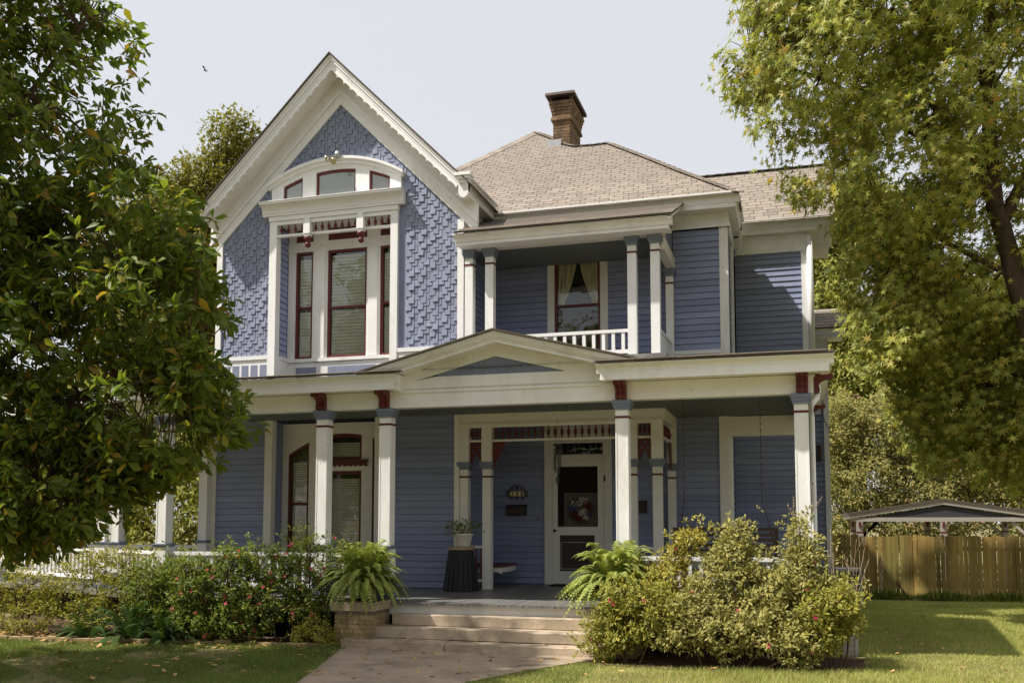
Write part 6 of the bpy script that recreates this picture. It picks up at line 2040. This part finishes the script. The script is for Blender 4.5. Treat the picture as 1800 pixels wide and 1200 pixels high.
# ---- ferns: each frond an object, a few frond shapes shared
def frond_mesh(rise, reach, droop, name='frond', pairs=24, wid=0.10):
    vs, fs = [], []
    pts = []
    for i in range(pairs + 1):
        u = i / pairs
        x = reach * (u * 0.9 + 0.1 * u * u)
        z = rise * math.sin(min(u * 1.9, math.pi)) - droop * u ** 2.4
        pts.append(Vector((x, 0, z)))
    for i in range(pairs):
        a, b = pts[i], pts[i + 1]
        n = len(vs)
        vs += [(a.x, -0.004, a.z), (a.x, 0.004, a.z), (b.x, 0.003, b.z), (b.x, -0.003, b.z)]
        fs.append((n, n + 1, n + 2, n + 3))
        u = (i + 0.5) / pairs
        w = wid * (0.35 + 0.65 * min(1, u * 5)) * (1 - max(0, (u - 0.45) / 0.56) ** 1.5 * 0.92)
        d = (b - a).normalized()
        for s in (-1, 1):
            j = random.uniform(-0.02, 0.02)
            m0 = (a + b) / 2
            tip = m0 + Vector((0, s * w, 0)) + d * (0.25 * w) + Vector((0, 0, -0.14 * w + j * 0.4))
            hw = d * (reach / pairs * 0.60)
            q = m0 + Vector((0, s * w * 0.5, 0.06 * w)) + d * 0.1 * w
            n = len(vs)
            vs += [tuple(m0 - hw), tuple(q - hw * 0.9), tuple(tip), tuple(q + hw * 0.9), tuple(m0 + hw)]
            fs += [(n, n + 1, n + 3, n + 4), (n + 1, n + 2, n + 3)]
    me = bpy.data.meshes.new(name)
    me.from_pydata(vs, [], fs)
    return me
def fern(loc, label, n, scale, m, group, pot=True, tilt=0.0):
    t = thing('fern', label, 'fern', loc, group)
    mes = []
    for rise, reach, droop in ((0.70, 0.30, 0.0), (0.56, 0.50, 0.08), (0.42, 0.66, 0.24), (0.30, 0.72, 0.42), (0.20, 0.70, 0.50), (0.62, 0.44, 0.05)):
        me = frond_mesh(rise, reach, droop)
        me.materials.append(MATS[m])
        mes.append(me)
    if pot:
        part(MB().lathe([(0.14, 0.0), (0.15, 0.02), (0.20, 0.20), (0.21, 0.22), (0.18, 0.22)], (loc[0], loc[1], loc[2]), 14), 'pot', 'charcoal_wood', t, smooth=True)
    for i in range(n):
        o = bpy.data.objects.new('frond', mes[rng.choice(6, p=[0.14, 0.18, 0.2, 0.2, 0.14, 0.14])])
        col.objects.link(o)
        o.parent = t
        a = rng.uniform(0, 2 * math.pi)
        o.location = (0.08 * math.cos(a), 0.08 * math.sin(a), 0.20 if pot else 0.02)
        o.rotation_euler = (rng.uniform(-0.25, 0.25), rng.uniform(-0.2, 0.15), a)
        s = scale * rng.uniform(0.8, 1.18)
        o.scale = (s, s * rng.uniform(0.85, 1.1), s)
    return t
fern((-6.60, 13.98, 0.70), 'large bright fern on the pier beside the pink azaleas', 240, 0.94, 'fern_leaf', 'ferns on the piers')
fern((-2.55, 13.95, 0.70), 'large sunlit fern on the pier beside the yellow leaved azalea', 225, 0.96, 'fern_leaf', 'ferns on the piers')
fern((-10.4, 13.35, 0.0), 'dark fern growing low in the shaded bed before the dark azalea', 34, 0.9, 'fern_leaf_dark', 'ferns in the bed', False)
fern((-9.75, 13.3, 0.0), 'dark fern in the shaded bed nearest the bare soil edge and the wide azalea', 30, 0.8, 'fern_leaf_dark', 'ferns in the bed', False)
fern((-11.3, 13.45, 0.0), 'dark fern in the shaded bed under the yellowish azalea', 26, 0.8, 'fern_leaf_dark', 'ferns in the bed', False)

# ---- grass, weeds, leaf litter
def in_poly(px, py, poly):
    c = np.zeros(len(px), bool)
    n = len(poly)
    for i in range(n):
        (xa, ya), (xb, yb) = poly[i], poly[(i + 1) % n]
        if ya == yb:
            continue
        hit = ((ya > py) != (yb > py)) & (px < (xb - xa) * (py - ya) / (yb - ya) + xa)
        c ^= hit
    return c
bed_l = [(-20, 12.4), (-12.6, 12.9), (-9.6, 13.33), (-8.2, 13.5), (-6.8, 13.5), (-6.8, 20), (-20, 20)]
bed_r = [(-2.85, 13.1), (-1.5, 12.9), (0.2, 13.05), (0.85, 13.6), (0.85, 15), (0.55, 15), (0.55, 24), (-2.85, 24)]
def grass(n, x0, x1, y0, y1, h, w):
    x = rng.uniform(x0, x1, n)
    y = rng.uniform(y0, y1, n)
    z = np.zeros(n)
    u, v, d = frame_uv(np.stack([x, y, z], 1))
    keep = (u > -60) & (u < 1860) & (v < 1260) & ~in_poly(x + rng.normal(size=n) * 0.035, y + rng.normal(size=n) * 0.035, walk_pts) & ~in_poly(x, y, bed_l) & ~in_poly(x, y, bed_r)
    keep &= ~((x > 0.4) & (x < 0.9) & (y > 14.2) & (y < 14.8))
    # bare and worn patches under the dark tree
    bare = (np.sin(x * 1.7 + 0.5) * np.cos(y * 2.3) + 0.5 * np.sin(x * 4.1 + y * 3.3)) > 0.45
    keep &= ~((x < -7.2) & bare & (rng.random(n) < 0.8))
    x, y, d = x[keep], y[keep], d[keep]
    n = len(x)
    tall = 1 + 0.25 * np.sin(x * 2.1) * np.cos(y * 1.7) + 0.5 * np.sin(x * 0.9 + y * 0.6)
    hh = h * (0.55 + 0.9 * rng.random(n)) * np.clip(tall, 0.6, 1.5)
    ww = w * np.maximum(d / 12.0, 0.9) * (0.7 + 0.6 * rng.random(n))
    a = rng.uniform(0, 2 * np.pi, n)
    lean = rng.uniform(0.1, 0.9, n) * hh
    b = rng.uniform(0, 2 * np.pi, n)
    p0 = np.stack([x - np.cos(a) * ww / 2, y - np.sin(a) * ww / 2, np.zeros(n)], 1)
    p1 = np.stack([x + np.cos(a) * ww / 2, y + np.sin(a) * ww / 2, np.zeros(n)], 1)
    p2 = np.stack([x + np.cos(b) * lean, y + np.sin(b) * lean, hh], 1)
    V = np.stack([p0, p1, p2], 1).reshape(-1, 3)
    return np_mesh('grass', V, np.arange(len(V)), 3)
g = link('grass', grass(200000, -13.5, -2.6, 9.2, 13.7, 0.045, 0.007), 'grass_blade_shaded')
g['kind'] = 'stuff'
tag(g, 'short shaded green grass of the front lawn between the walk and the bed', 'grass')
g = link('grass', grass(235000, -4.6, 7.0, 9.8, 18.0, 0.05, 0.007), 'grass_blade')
g['kind'] = 'stuff'
tag(g, 'sunlit grass of the lawn on the side of the walk with the utility box', 'grass')
g = link('grass', grass(120000, 0.5, 9.5, 18.0, 25.2, 0.05, 0.008), 'grass_blade')
g['kind'] = 'stuff'
tag(g, 'grass running back to the wooden fence', 'grass')
# weeds along the fence
n = 2600
x = rng.uniform(1.6, 6.6, n)
pos = np.stack([x, 25.75 + rng.normal(size=n) * 0.10, np.full(n, 0.01)], 1)
d_ = unit(rng.normal(size=(n, 3)) * 0.6 + np.array([0, 0, 0.9]))
sz = (0.10 + 0.22 * rng.random(n)) * (0.5 + 0.5 * np.abs(np.sin(x * 2.3)))
g = link('weeds', leaf_mesh('weeds', pos, d_, rand_dir(n), sz, (T_LONG[0] * np.array([1, 0.3, 1]), T_LONG[1])), 'azalea_leaf_deep')
g['kind'] = 'stuff'
tag(g, 'strip of dark weeds along the foot of the wooden fence', 'weeds')

lv = bpy.data.meshes.new('fallen_leaf')
lv.from_pydata([(-0.5, 0, 0.02), (-0.15, -0.22, 0.10), (0.25, -0.2, 0.06), (0.5, 0, 0.16), (0.25, 0.2, 0.09), (-0.15, 0.22, 0.05), (0, 0, 0.0)], [], [(0, 1, 6), (1, 2, 6), (2, 3, 6), (3, 4, 6), (4, 5, 6), (5, 0, 6)])
lv.materials.append(MATS['dry_leaf'])
def fallen(n, x0, x1, y0, y1, z, label, group, test, s0, s1):
    k = 0
    tries = 0
    while k < n and tries < 8000:
        tries += 1
        x, y = random.uniform(x0, x1), random.uniform(y0, y1)
        u, v, d = frame_uv(np.array([[x, y, z]]))
        if not (5 < u[0] < 1795 and v[0] < 1195) or not test(x, y):
            continue
        o = bpy.data.objects.new('fallen_leaf', lv)
        col.objects.link(o)
        o.location = (x, y, z)
        o.rotation_euler = (random.uniform(-0.25, 0.25), random.uniform(-0.25, 0.25), random.uniform(0, 6.28))
        s = random.uniform(s0, s1)
        o.scale = (s, s, s)
        tag(o, label, 'leaf', group)
        k += 1
def P1(poly):
    return lambda x, y: bool(in_poly(np.array([x]), np.array([y]), poly)[0])
on_walk, on_bl, on_br = P1(walk_pts), P1(bed_l), P1(bed_r)
fallen(46, -6.8, -2.6, 10.4, 13.5, 0.022, 'dry brown leaf lying on the concrete front walk', 'dry leaves on the front walk', on_walk, 0.06, 0.13)
fallen(80, -12.5, -5.8, 9.6, 13.4, 0.035, 'dry brown leaf fallen on the shaded grass before the bed', 'dry leaves on the shaded grass', lambda x, y: not on_walk(x, y) and not on_bl(x, y), 0.07, 0.15)
fallen(26, -2.6, 4.5, 11.3, 22, 0.045, 'dry tan leaf fallen on the sunlit grass near the shrubs and fence', 'dry leaves on the sunlit grass', lambda x, y: not on_walk(x, y) and not on_br(x, y), 0.07, 0.13)
fallen(14, -6.1, -2.9, 13.55, 14.6, 0.15, 'dry leaf lying on the concrete steps', 'dry leaves on the steps', lambda x, y: 13.56 < y < 13.80, 0.05, 0.09)
n = 1400
x = rng.uniform(-13.5, -6.9, n)
y = 13.5 + rng.normal(size=n) * 0.35 - 0.02 * (x + 10)
pos = np.stack([x, y, np.full(n, 0.02)], 1)
d_ = rand_dir(n) * np.array([1, 1, 0.15])
g = link('leaf_litter', leaf_mesh('leaf_litter', pos, d_, rand_dir(n) * 0.3 + np.array([0, 0, 1.0]), 0.05 + 0.05 * rng.random(n), T_QUAD), 'dry_leaf')
g['kind'] = 'stuff'
tag(g, 'layer of dry leaf litter on the mulch bed under the azaleas', 'leaf litter')
